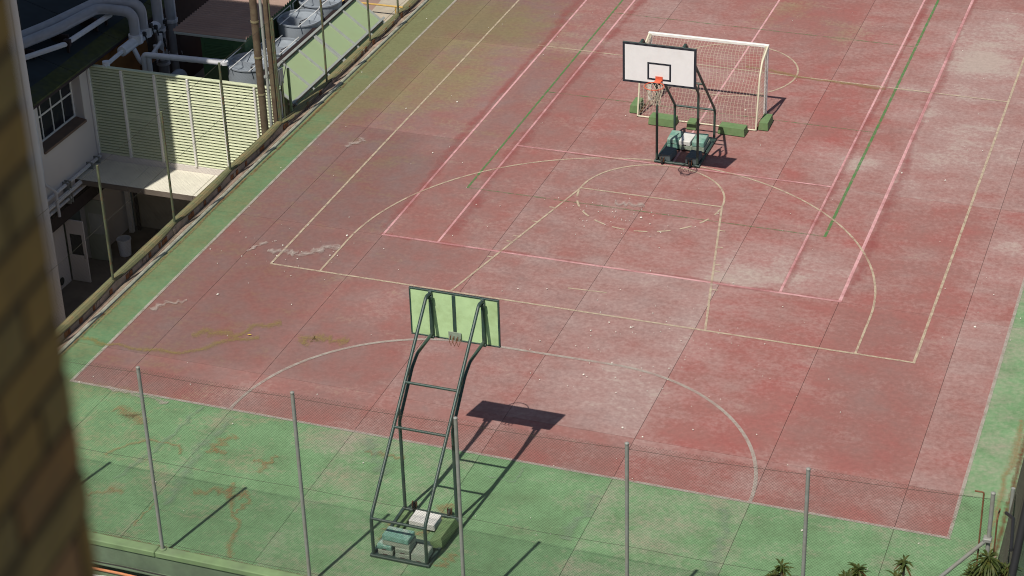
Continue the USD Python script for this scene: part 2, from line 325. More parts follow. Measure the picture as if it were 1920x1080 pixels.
faded('line_white', (.40, .36, .315), .45, .66, 4.0, .76)
stain('paint_red', (.345, .105, .100), .55, 1.3)
stain('moss_yellow', (.28, .215, .075), .75, 18.0)
stain('rust_orange', (.33, .215, .105), .72, 22.0)
stain('spill_pale', (.44, .37, .33), .9, 6.0)
stain('scuff_pale', (.24, .31, .22), .6, 5.0)
stain('soil_brown', (.16, .07, .035), .92, 9.0)

# ---------------------------------------------------------------- ground, terrace, court
def plane_grid(x0, x1, y0, y1, z): return trimesh.Trimesh([(x0, y0, z), (x1, y0, z), (x1, y1, z), (x0, y1, z)], [(0, 1, 2), (0, 2, 3)], process=False)
single('ground', plane_grid(-400, 400, -400, 400, -5.0), 'earth', 'bare dark ground around the sports court and the buildings', 'ground', kind='structure')
single('courtyard_floor', plane_grid(-9.6, -3.2, -12, 9.2, -4.9), 'yard_floor', 'worn grey concrete floor of the sunken courtyard', 'courtyard floor', kind='structure')
single('lower_terrace', box(-8, 30, -30, -11.03, -4.98, -.56), 'outer_green', 'faded green lower ground in front of the front fence', 'terrace', kind='structure')
single('side_ground', box(18.02, 40, -11.03, 40, -4.98, -.22), 'outer_green', 'faded green grey ground beyond the right fence', 'ground', kind='structure')

court = thing('court', 'worn red and green concrete sports court with many painted lines', 'sports court', kind='structure')
part('court_base', box(-3.2, 18.0, -10.9, 31, -4.98, -.12), 'base_concrete', court)
XJ = [-2.62, -.82, 1.95, 4.71, 7.46, 10.22, 12.96, 15.71, 17.95]
YJ = [-10.72, -4.5, 2.09, 7.58, 13.85, 20.22, 26.5]
part('joint_bed', plane_grid(XJ[0], XJ[-1], YJ[0], YJ[-1], -.018), 'joint_dark', court)
BL = A([(10.4, -.6, 2.3, .75), (11.2, 3.8, 1.5, .6), (12.2, 8.2, 1.6, .6), (14.3, 10.2, 1.6, .65), (8.6, 2.2, 1.8, .45), (13.6, 17.2, 2.2, .7), (7.0, 14.5, 2.2, .4), (12.3, 13.2, 1.3, .7), (9.4, -3.4, 1.6, .5), (6.0, .8, 1.6, .3), (16.0, 4.2, 1.2, .6), (15.9, 0.2, .8, .6), (4.9, 17.5, 1.6, .4), (10.96, 2.65, 1.0, 1.2), (13.93, 16.2, .8, 1.6), (10.9, 9.3, .6, 1.2), (11.9, 9.0, .6, 1.0), (12.57, 3.2, .7, 1.1), (16.3, 5.9, .5, 1.4), (12.4, 9.6, .7, .8), (14.6, 11.8, 1.2, .6), (14.0, 14.5, 1.0, .6),
        (3.2, -.9, 1.1, .5), (8.9, -2.7, .9, .5), (13.6, -4.6, .5, .8), (16.0, 1.6, .7, .7), (1.3, 7.0, .5, .5), (5.7, 13.4, 1.0, .6), (12.6, 12.4, .6, .7), (8.6, 10.7, .5, .4), (4.6, -6.4, .7, .9), (9.3, -6.6, .6, .5), (2.0, -5.3, .8, .7), (9.9, -3.9, .5, .7), (12.9, -5.3, .5, .7), (15.4, -5.2, .7, .6), (6.4, 16.5, 1.0, .5), (14.5, 18.5, 1.3, .6)])
AL = A([(-1.6, 13.0, 2.2, 1.0), (-.6, 10.2, 1.7, .85), (-1.7, 9.0, 1.2, .7), (.7, 11.3, 1.2, .55), (-1.2, 15.8, 2.2, 1.05), (.9, 15.0, 1.5, .65), (7.6, 17.7, .7, .8), (9.5, 17.6, .9, .7), (9.9, 16.6, .6, .5), (.6, 6.0, .7, .35), (-.2, 4.6, .6, .35), (8.0, 18.9, 1.0, .8), (2.7, 13.5, .8, .4), (2.2, 7.9, .6, .5), (10.6, 17.5, .6, .5)])
def blobs(x, y, B): return sum(w * np.exp(-(((x - cx) / r) ** 2 + ((y - cy) / r) ** 2)) for cx, cy, r, w in B)
rs = np.random.default_rng(11)
SD = {(4, 1): .35, (3, 1): .1, (5, 1): -.15, (4, 2): .3, (5, 2): .1, (0, 1): -.3, (0, 2): -.35, (1, 2): -.3, (1, 1): -.2, (6, 3): .35, (5, 4): .2, (6, 4): .35, (7, 1): .3}
SLAB_TONE = {(4, 1): -.42, (3, 1): -.25, (5, 1): .35, (5, 2): .28, (4, 2): .20, (3, 2): -.25, (6, 2): .15, (0, 2): -.25, (1, 2): -.2, (0, 1): -.1, (6, 1): .1, (5, 3): .25, (4, 3): .2, (2, 3): .0, (3, 3): .08}
for i in range(len(XJ) - 1):
    for j in range(len(YJ) - 1):
        g = .0045; x0, x1, y0, y1 = XJ[i] + g, XJ[i + 1] - g, YJ[j] + g, YJ[j + 1] - g
        nx, ny = max(4, round((x1 - x0) / .3)), max(4, round((y1 - y0) / .3))
        X, Y = np.meshgrid(np.linspace(x0, x1, nx + 1), np.linspace(y0, y1, ny + 1), indexing='ij')
        dz = float(rs.uniform(-.0008, .0008)); V = np.c_[X.ravel(), Y.ravel(), np.full(X.size, dz)]
        q = np.arange(X.size).reshape(X.shape); a, b, c, d = q[:-1, :-1].ravel(), q[1:, :-1].ravel(), q[1:, 1:].ravel(), q[:-1, 1:].ravel()
        F = np.vstack([np.c_[a, b, c], np.c_[a, c, d]])
        rim = np.r_[q[:, 0], q[-1, 1:], q[::-1, -1][1:], q[0, ::-1][1:-1]]; low = V[rim] - [0, 0, .03]; o = len(V); k = len(rim); n_ = np.roll(np.arange(k), -1)
        F = np.vstack([F, np.c_[rim, o + n_, rim[n_]], np.c_[rim, o + np.arange(k), o + n_]]); V = np.vstack([V, low])
        dust_tone = blobs(V[:, 0], V[:, 1], BL) + np.clip((V[:, 0] - 9) / 8, 0, 1) * np.clip((V[:, 1] + 1) / 6, .3, 1) * .42 - np.clip((3 - V[:, 0]) / 6, 0, 1) * .35 - .22 - np.clip((4.5 - V[:, 0]) / 6, 0, 1) * .5 * np.clip((V[:, 1] + 6.5) / 1.5, 0, 1) + np.where(V[:, 1] < -6, .12, 0) + SD.get((i, j), float(rs.uniform(-.28, .32)))  # pale wear where high; falls towards the left, which darkens the court
        edge = np.minimum.reduce([V[:, 0] - x0, x1 - V[:, 0], V[:, 1] - y0, y1 - V[:, 1]])
        dust_tone = dust_tone + np.where(edge < .25, .22, 0)
        alg = .56 * blobs(V[:, 0], V[:, 1], AL) + np.where(V[:, 0] < -1.8, .30, 0) * np.clip((V[:, 1] + 7) / 6, 0, 1) + np.where(V[:, 1] < -5.9, .12, 0) + np.clip((6 - V[:, 0]) / 8, 0, 1) * .30  # last term is a plain olive brown tint growing towards the left
        tone = SLAB_TONE.get((i, j), float(rs.uniform(-.22, .22))) + .9 * blobs(V[:, 0], V[:, 1], A([(1.95, 4.5, .4, .0)])) + np.clip((V[:, 0] - 4) / 12, -.25, .55) * .55
        part('concrete_slab', trimesh.Trimesh(V, F, process=False), 'court_paint', court, tone=np.c_[dust_tone, alg, tone * np.ones(len(V))])

def line(pts, w): return LineString(pts).buffer(w / 2, cap_style=2, join_style=2)
def arc(cx, cy, r, a0, a1, n=48): return [(cx + r * math.cos(math.radians(t)), cy + r * math.sin(math.radians(t))) for t in np.linspace(a0, a1, n)]
TOP = 26.4
# bright red overpainting along the old tennis lines
part('tennis_lines', sheet(unary_union([line([(1.95, 2.07), (1.95, TOP)], .055), line([(3.35, 2.12), (3.35, TOP)], .055), line([(11.61, 2.12), (11.61, TOP)], .055), line([(12.97, 2.07), (12.97, TOP)], .075), line([(1.93, 2.11), (13.0, 2.11)], .065), line([(3.35, 7.66), (11.61, 7.62)], .055), line([(7.49, 7.66), (7.49, 20.2)], .055)]), .004), 'line_pink', court)
part('volleyball_sidelines', sheet(unary_union([line([(3.0, 5.0), (3.0, 23)], .055), line([(12.0, 5.0), (12.0, 23.0)], .07)]), .0065), 'line_green', court)
part('volleyball_cross_lines', sheet(unary_union([line([(3.03, 5.02), (11.96, 5.02)], .05), line([(3.03, 11.08), (11.96, 11.0)], .05), line([(3.03, 17.03), (11.96, 16.9)], .05), line([(3.03, 22.98), (11.96, 22.98)], .05)]), .0068), 'line_green_thin', court)
a0 = math.degrees(math.asin(0))
key = [(4.5, 0.02), (5.7, 5.8)]; key2 = [(10.45, 0.02), (9.3, 5.8)]
bl = [line([(0, 0), (15.03, 0)], .055), line([(0, 0), (0, TOP)], .055), line([(15, 0), (15, TOP)], .06), line(key, .05), line(key2, .05), line([(5.7, 5.8), (9.3, 5.8)], .05), line(arc(7.5, 5.8, 1.8, 0, 180), .05),
      line([(1.25, 0), (1.25, 1.575)] + arc(7.5, 1.575, 6.25, 180, 0, 90) + [(13.75, 1.575), (13.75, 0)], .05), line(arc(7.45, 13.95, 1.8, 0, 360, 72), .05), line([(1.7, 14.08), (15.0, 13.86)], .05), line([(7.0, .92), (7.9, .97)], .04)]
for t in np.linspace(190, 350, 10): bl.append(line(arc(7.5, 5.8, 1.8, t - 5.2, t + 5.2, 5), .05))
for t in (1.8, 2.65, 2.95, 3.78, 4.6):
    for k, s in ((key, -1), (key2, 1)):
        x = k[0][0] + (k[1][0] - k[0][0]) * t / 5.8; bl.append(line([(x, t), (x + s * .16, t)], .045))
part('basketball_lines', sheet(unary_union(bl), .009), 'line_cream', court)
wl = [line([(-1.83, TOP), (-1.83, -5.97), (16.72, -5.97), (16.72, TOP)], .07), line([(x, y) for x, y in arc(5.92, -5.97, 4.0, 180, 90, 30)] + arc(8.92, -5.97, 4.03, 90, 0, 30), .075)]
part('boundary_lines', sheet(unary_union(wl), .0115), 'line_white', court)

def ribbon(pts, w, seed, n=60):
    """Wavy stain ribbon: 5 vertices across with full strength in the middle."""
    r = np.random.default_rng(seed); P = A(pts, float); d = np.r_[0, np.cumsum(np.linalg.norm(np.diff(P, axis=0), axis=1))]; t = np.linspace(0, d[-1], n)
    C = np.c_[np.interp(t, d, P[:, 0]), np.interp(t, d, P[:, 1])]; T = np.gradient(C, axis=0); T /= np.linalg.norm(T, axis=1, keepdims=True) + 1e-9; Nn = np.c_[-T[:, 1], T[:, 0]]
    w = w * 1.45; wob = np.interp(t, np.linspace(0, d[-1], 14), r.uniform(-.33, .33, 14)) * w; ww = w * np.interp(t, np.linspace(0, d[-1], 9), r.uniform(.45, 1.35, 9))
    V, S = [], []
    for k, (o, s) in enumerate(((-1, 0), (-.5, .62), (0, .85), (.5, .62), (1, 0))):
        V.append(np.c_[C + Nn * (wob + o * ww)[:, None], np.full(n, .013)]); S.append(np.full(n, s))
    V, S = np.stack(V, 1).reshape(-1, 3), np.stack(S, 1); S[0] = 0; S[-1] = 0; S = S.reshape(-1); F = []
    for i in range(n - 1):
        for k in range(4):
            a = i * 5 + k; F += [(a, a + 5, a + 6), (a, a + 6, a + 1)]
    F = A(F); c = np.cross(V[F[:, 1]] - V[F[:, 0]], V[F[:, 2]] - V[F[:, 0]])[:, 2]; F[c < 0] = F[c < 0][:, ::-1]
    return trimesh.Trimesh(V, F, process=False), np.c_[S, S, S]
zi = 0
def stain_part(name, pts, w, m, seed):
    global zi
    mesh, s = ribbon(pts, w, seed); mesh.vertices[:, 2] += zi * .0003; zi += 1
    part(name, mesh, m, court, tone=s)
for k, (pts, w) in enumerate([([(1.83, 2.0), (1.83, 14), (1.88, 26)], .42), ([(3.45, 2.2), (3.45, 14), (3.5, 26)], .42), ([(1.7, 2.12), (13.2, 2.12)], .20), ([(13.05, 2.0), (13.05, 26)], .30), ([(11.7, 2.0), (11.7, 26)], .22), ([(3.4, 7.64), (11.6, 7.6)], .14)]):
    stain_part('red_overpaint', pts, w / 1.45, 'paint_red', 120 + k)
stain_part('moss_trail', [(-2.6, -4.35), (-2.07, -4.39), (-1.09, -4.37), (-.11, -4.26), (.32, -3.82), (.74, -3.38), (1.3, -3.15)], .17, 'moss_yellow', 1)
stain_part('moss_trail', [(-.3, -3.5), (.02, -3.24), (.65, -3.2), (.9, -2.75), (1.45, -2.4)], .22, 'moss_yellow', 2)
stain_part('moss_trail', [(2.15, -3.1), (2.35, -2.75), (3.2, -2.75)], .28, 'moss_yellow', 3)
stain_part('moss_trail', [(7.7, 14.2), (8.6, 14.15), (9.4, 13.9), (10.2, 13.85), (11.8, 13.75)], .12, 'moss_yellow', 4)
for k, (pts, w) in enumerate([([(3.2, -8.3), (3.31, -8.77), (3.65, -9.22), (3.93, -9.68), (4.02, -10.18), (4.3, -10.6)], .13), ([(2.6, -8.95), (3.03, -8.67), (3.3, -8.69), (3.6, -8.8)], .2), ([(3.55, -8.5), (3.75, -8.9), (3.7, -9.3)], .12), ([(2.25, -7.6), (2.31, -7.1), (2.45, -6.8)], .22), ([(2.2, -7.4), (2.6, -7.5)], .14),
        ([(3.45, -7.9), (3.61, -7.23)], .12), ([(3.2, -7.5), (3.65, -7.55)], .10), ([(2.05, -9.4), (2.02, -9.83), (1.99, -10.25)], .05), ([(.3, -8.3), (.51, -7.74), (.89, -7.54), (1.5, -7.5), (1.75, -7.8)], .10), ([(-.4, -6.6), (.2, -6.7), (.3, -7.1)], .3), ([(-1.9, -8.6), (-1.2, -8.4), (-.4, -8.1)], .2), ([(.6, -9.6), (1.0, -9.3), (1.3, -9.35)], .14),
        ([(-2.55, 4.0), (-2.55, .5), (-2.52, -4.0)], .07), ([(-2.55, 9.5), (-2.5, 4.0)], .06), ([(11.3, -9.6), (11.9, -9.55)], .2), ([(12.1, -10.3), (12.9, -10.4)], .25), ([(17.45, -6.2), (17.45, -3.6), (17.5, -1.5)], .14), ([(7.3, -8.9), (7.5, -7.7)], .22), ([(6.6, -8.6), (6.8, -9.3)], .16), ([(8.2, -9.2), (8.0, -9.7)], .2), ([(5.2, -6.6), (6.1, -6.55)], .14)]):
    stain_part('rust_stain', pts, w, 'rust_orange', 20 + k)
for k, (pts, w) in enumerate([([(-1.7, -2.75), (-1.35, -2.35), (-1.05, -2.15)], .16), ([(-.8, .35), (-.55, .95)], .10), ([(-.35, .5), (.4, .7)], .18), ([(.3, .45), (1.2, 1.3)], .22), ([(6.75, 5.2), (7.5, 5.35)], .18), ([(-.9, 6.3), (-.6, 6.9)], .14), ([(-1.0, -6.0), (0.6, -6.15)], .12)]):
    stain_part('pale_spill', pts, w, 'spill_pale', 60 + k)
for k, (pts, w) in enumerate([([(8.46, -6.15), (8.44, -6.7)], .05), ([(8.45, -6.7), (7.83, -6.66)], .05), ([(1.3, -6.0), (1.2, -7.6), (.9, -9.0)], .12), ([(2.2, -6.2), (2.0, -7.5), (2.3, -9.5)], .22), ([(5.0, -6.2), (6.0, -7.2)], .3), ([(12.6, -6.3), (12.9, -8.6)], .25), ([(10.1, -6.6), (10.0, -8.2)], .2)]):
    stain_part('pale_scuff', pts, w, 'scuff_pale', 80 + k)
stain_part('soil_line', [(-2.6, -10.66), (2.0, -10.67), (8, -10.68), (17.6, -10.68)], .085, 'soil_brown', 95)
stain_part('soil_line', [(17.62, -10.6), (17.62, -2), (17.65, 8), (17.7, 26)], .10, 'soil_brown', 96)
stain_part('soil_line', [(-2.56, -10.4), (-2.56, 2), (-2.52, 10), (-2.5, 24)], .06, 'soil_brown', 97)

# loose white paint flakes and paper bits, too many and too small to count
fl, r = [], np.random.default_rng(5)
for k in range(330):
    if k < 90: x, y = r.normal((9.6, -1.2), (1.6, 1.4))
    elif k < 140: x, y = r.normal((6.9, 4.7), (.7, .6))
    elif k < 175: x, y = r.normal((.3, .6), (.9, .7))
    else: x, y = r.uniform(-2.4, 17.4), r.uniform(-10.4, 20)
    s = r.uniform(.005, .016) * (2.0 if r.random() < .10 else 1); a = np.sort(r.uniform(0, 6.28, 5)); a = np.linspace(0, 6.28, 6)[:5] + r.uniform(-.4, .4, 5)
    rad = s * r.uniform(.6, 1.3, 5); V = np.vstack([np.c_[x + rad * np.cos(a), y + rad * np.sin(a), np.full(5, .004)], np.c_[x + .7 * rad * np.cos(a), y + .7 * rad * np.sin(a), np.full(5, .012 + s * .3)]])
    fl.append(trimesh.Trimesh(V, [(i, (i + 1) % 5, 5 + (i + 1) % 5) for i in range(5)] + [(i, 5 + (i + 1) % 5, 5 + i) for i in range(5)] + [(5, 6, 7), (5, 7, 8), (5, 8, 9)], process=False))
fm = cat(fl); fm.vertices[:, 2] += .014
single('litter', fm, 'flake', 'tiny pale paint flakes and bits scattered over the court', 'litter', kind='stuff')
def leaf_mesh(x, y, a, s):
    V = [(s * u, s * .35 * w, s * .12 * h) for u, w, h in ((-1, 0, 0), (-.3, 1, .8), (.5, .8, .9), (1, 0, .2), (.5, -.8, .9), (-.3, -1, .8))]
    m = trimesh.Trimesh(V, [(0, 5, 1), (1, 5, 2), (5, 4, 2), (2, 4, 3)], process=False); m.apply_transform(trimesh.transformations.rotation_matrix(a, (0, 0, 1))); m.apply_translation((x, y, .03)); return m
single('fallen_leaf', leaf_mesh(4.22, -1.30, .1, .06), 'leaf_yellow', 'yellow leaf on the red court left of the near backboard', 'leaf')
single('fallen_leaf', leaf_mesh(.98, -3.13, .3, .05), 'leaf_yellow', 'small yellow leaf lying on the yellow moss trail', 'leaf')

# ---------------------------------------------------------------- front wall and fence
fw = thing('front_parapet', 'low green painted wall under the front chain link fence', 'wall', (8, -10.85, -.56))
for k in range(7):
    x0, x1 = -3.2 + k * 3.03 + .004, -3.2 + (k + 1) * 3.03 - .004
    part('coping', cbox(x0, x1, -10.96, -10.74, -.02, .10, .015), 'front_green', fw)
part('wall_face', box(-3.2, 18.0, -10.93, -10.76, -.555, -.021), 'front_face', fw)
part('ledge', box(-3.2, 18.0, -11.02, -10.931, -.42, -.40), 'front_face', fw)
def wob_line(p0, p1, n, amp, seed, sag=0):
    r = np.random.default_rng(seed); t = np.linspace(0, 1, n)[:, None]; P = A(p0) * (1 - t) + A(p1) * t; P[:, 1:] += r.uniform(-amp, amp, (n, 2)); P[:, 2] -= sag * np.sin(t[:, 0] * np.pi); return P
single('black_cable', tube(wob_line((-2, -10.98, -.385), (18, -10.98, -.385), 60, .008, 3), .014, 6), 'wire_dark', 'thin black cable lying along the ledge of the front wall', 'cable', smooth=40)
single('orange_conduit', tube(wob_line((-2, -11.06, -.50), (18, -11.06, -.50), 40, .006, 4), .026, 8), 'cable_orange', 'orange conduit running along the foot of the front wall', 'pipe', smooth=40)
single('white_board', rot(cbox(1.55, 2.06, -11.62, -11.20, -.53, -.50, .008), .12, (0, 0, 1), (1.8, -11.4, -.5)), 'frame_white', 'upper white board lying below the front wall at the picture edge', 'board')
single('white_board', rot(cbox(.9, 2.0, -12.1, -11.65, -.55, -.49, .008), -.05, (0, 0, 1), (1.6, -11.8, -.5)), 'frame_white', 'larger white board lying lower down beside the brick building', 'board')

PX = [-.02, 2.97, 5.98, 9.0, 12.0, 15.0, 17.88]; PY = -10.83
PZ = [4.02, 4.06, 4.10, 4.16, 4.25, 4.36, 4.50]
fence = thing('chain_link_fence', 'tall grey chain link fence along the near end of the court', 'fence', (8, PY, 0))
for x, z in zip(PX, PZ):
    p = part('post', tube([(x, PY, .1), (x, PY, z)], .034, 12), 'steel_grey', fence, smooth=40)
    part('cap', lathe([(.038, 0), (.038, .02), (.02, .035), (.002, .04)], (x, PY, z), 12), 'steel_grey', p, smooth=40)
    part('base_collar', lathe([(.075, 0), (.07, .02), (.036, .03)], (x, PY, .1), 12), 'front_green', p)
for k in range(-1, 6):
    x0, z0 = (PX[k], PZ[k]) if k >= 0 else (-3.0, 4.0)
    x1, z1 = PX[k + 1], PZ[k + 1]; yy = PY + .045
    part('mesh_panel', chain_mesh((x0, yy), (x1, yy), .13, (z0 + z1) / 2 - .06, .056, .0016), 'fence_wire', fence)
    for f in (.02, .5, .985):
        zz = lambda z: .13 + (z - .2) * f
        P = wob_line((x0, yy + .006, zz(z0)), (x1, yy + .006, zz(z1)), 9, .002, 40 + k, .02); part('tension_wire', tube(P, .0032, 5), 'fence_wire', fence)
part('brace', tube([(17.84, PY - .05, 3.64), (15.2, PY - .05, .12)], .032, 10), 'steel_grey', fence, smooth=40)
part('brace_clamp', cbox(17.80, 17.93, PY - .08, PY + .05, 3.62, 3.69, .01), 'steel_grey', fence)
part('tension_bar', tube(fillet([(17.60, PY, 4.50), (17.74, PY, 4.50), (17.74, PY, .3)], .03), .014, 8), 'rust', fence, smooth=40)
FENCE2 = 1
fence2 = thing('chain_link_fence', 'chain link fence seen edge on along the right side of the court', 'fence', (17.9, 8, 0))
RY = [PY + 3.0 * k for k in range(1, 8)]
for y in RY:
    part('post', tube([(17.93, y, 0), (17.93, y, 2.62)], .034, 12), 'steel_grey', fence2, smooth=40)
for k in range(5):
    y0 = PY + 3 * k; part('mesh_panel', chain_mesh((17.97, y0), (17.97, y0 + 3), .1, 2.58, .056, .0016), 'fence_wire', fence2)
    for f in (.1, 1.3, 2.56): part('tension_wire', tube([(17.98, y0, f), (17.98, y0 + 1.5, f - .03), (17.98, y0 + 3, f)], .0032, 5), 'fence_wire', fence2)
part('tension_bar', tube(fillet([(17.97, PY + .42, 3.95), (17.97, PY + .12, 3.98), (17.97, PY + .12, .3)], .03), .014, 8), 'rust', fence2, smooth=40)
part('brace', tube([(17.99, PY + .06, 3.3), (17.99, PY + 2.4, .2)], .03, 10), 'post_green', fence2, smooth=40)
pl_ = thing('leaning_pole', 'thick dark leaning pole with a short arm outside the right fence', 'pole', (18.15, -12.2, -.56))  # tilted dark pole with a short arm, no lamp on it
part('shaft', tube([(18.13, -12.9, -.56), (18.28, -12.0, 2.6), (18.46, -11.0, 5.2)], .062, 12), 'valve_black', pl_, smooth=40)
part('arm', tube([(18.29, -11.5, 4.0), (18.2, -10.6, 3.95), (18.05, -10.2, 3.75)], .028, 8), 'valve_black', pl_, smooth=40)

# ---------------------------------------------------------------- left wall and fence
lw = thing('court_parapet', 'low green topped wall with rusty panels along the courtyard side', 'wall', (-3, 8, 0))
LY = [-10.9] + [-8.05, -5.05, -2.05, .94, 3.93, 6.93, 9.85, 12.88, 15.0, 17.0, 20.0, 23.0]
for k, (y0, y1) in enumerate(zip(LY, LY[1:])):
    dz_ = -.10 if y0 > 6.5 else 0.0
    n = 10; t = np.linspace(0, 1, n); y = y0 + .004 + t * (y1 - y0 - .008); bul = .0 + .055 * np.sin(t * np.pi) ** .8
    V = []
    for i in range(n): V += [(-3.13 - .012 * math.sin(3.1 * t[i]), y[i], .05), (-3.13 - .012 * math.sin(3.1 * t[i]), y[i], .17), (-2.985 + bul[i] * .5, y[i], .19), (-2.965 + bul[i], y[i], .165 - bul[i] * .5), (-2.975, y[i], .05)]
    F = []
    for i in range(n - 1):
        for j in range(5):
            a, b = i * 5 + j, i * 5 + (j + 1) % 5; F += [(a, b, b + 5), (a, b + 5, a + 5)]
    F += [(0, 2, 1), (0, 3, 2), (0, 4, 3)] + [(5 * n - 5, 5 * n - 4, 5 * n - 3), (5 * n - 5, 5 * n - 3, 5 * n - 2), (5 * n - 5, 5 * n - 2, 5 * n - 1)]
    V = [(a, b, (c + dz_) if c > .06 else c - .06 * (dz_ < 0)) for a, b, c in V]
    part('coping', trimesh.Trimesh(V, F, process=False), 'parapet_green', lw)
    part('edge_wire', tube(np.c_[-2.955 + bul + .008, y, .15 + dz_ - bul * .5], .007, 5), 'wire_dark', lw)
part('wall_face', box(-3.125, -2.965, -10.73, 24, -.12, -.02), 'parapet_face', lw)
part('gutter_kerb', cbox(-2.71, -2.63, -10.7, 24, -.1, .045, .012), 'kerb_pale', lw)
part('gutter_bottom', box(-2.964, -2.711, -10.7, 24, -.13, -.06), 'parapet_face', lw)
part('wall_face', box(-2.964, -2.945, -10.7, 6.93, -.06, .135), 'parapet_face', lw); part('wall_face', box(-2.964, -2.945, 6.931, 24, -.06, .04), 'parapet_face', lw)
r = np.random.default_rng(9); y = -9.8
while y < 20:
    for d in (0, .16, .30)[:r.integers(1, 4)]:
        h = r.uniform(.05, .075); part('rusty_plate', box(-2.944, -2.93, y + d, y + d + r.uniform(.08, .15), -.045, -.045 + h + .06), 'rust_plate' if r.random() < .6 else 'parapet_face', lw)
    y += r.uniform(.6, .85)
fence3 = thing('chain_link_fence', 'rusty green wire fence on the low wall above the courtyard', 'fence', (-3, 5, .1))
for y in LY[1:-2]:
    top = 3.1
    part('post', tube([(-3.0, y, .02), (-3.0, y, top)], .030, 10), 'post_green', fence3, smooth=40)
for k, (y0, y1) in enumerate(zip(LY[1:-3], LY[2:-2])):
    if y0 < 6.5: part('mesh_panel', chain_mesh((-3.04, y0), (-3.04, y1), .25, 3.05, .09, .0007), 'fence_wire', fence3)
    for f in (.28, 1.65, 3.05): part('tension_wire', tube([(-3.035, y0, f), (-3.035, (y0 + y1) / 2, f - .03), (-3.035, y1, f)], .004, 5), 'fence_wire', fence3)

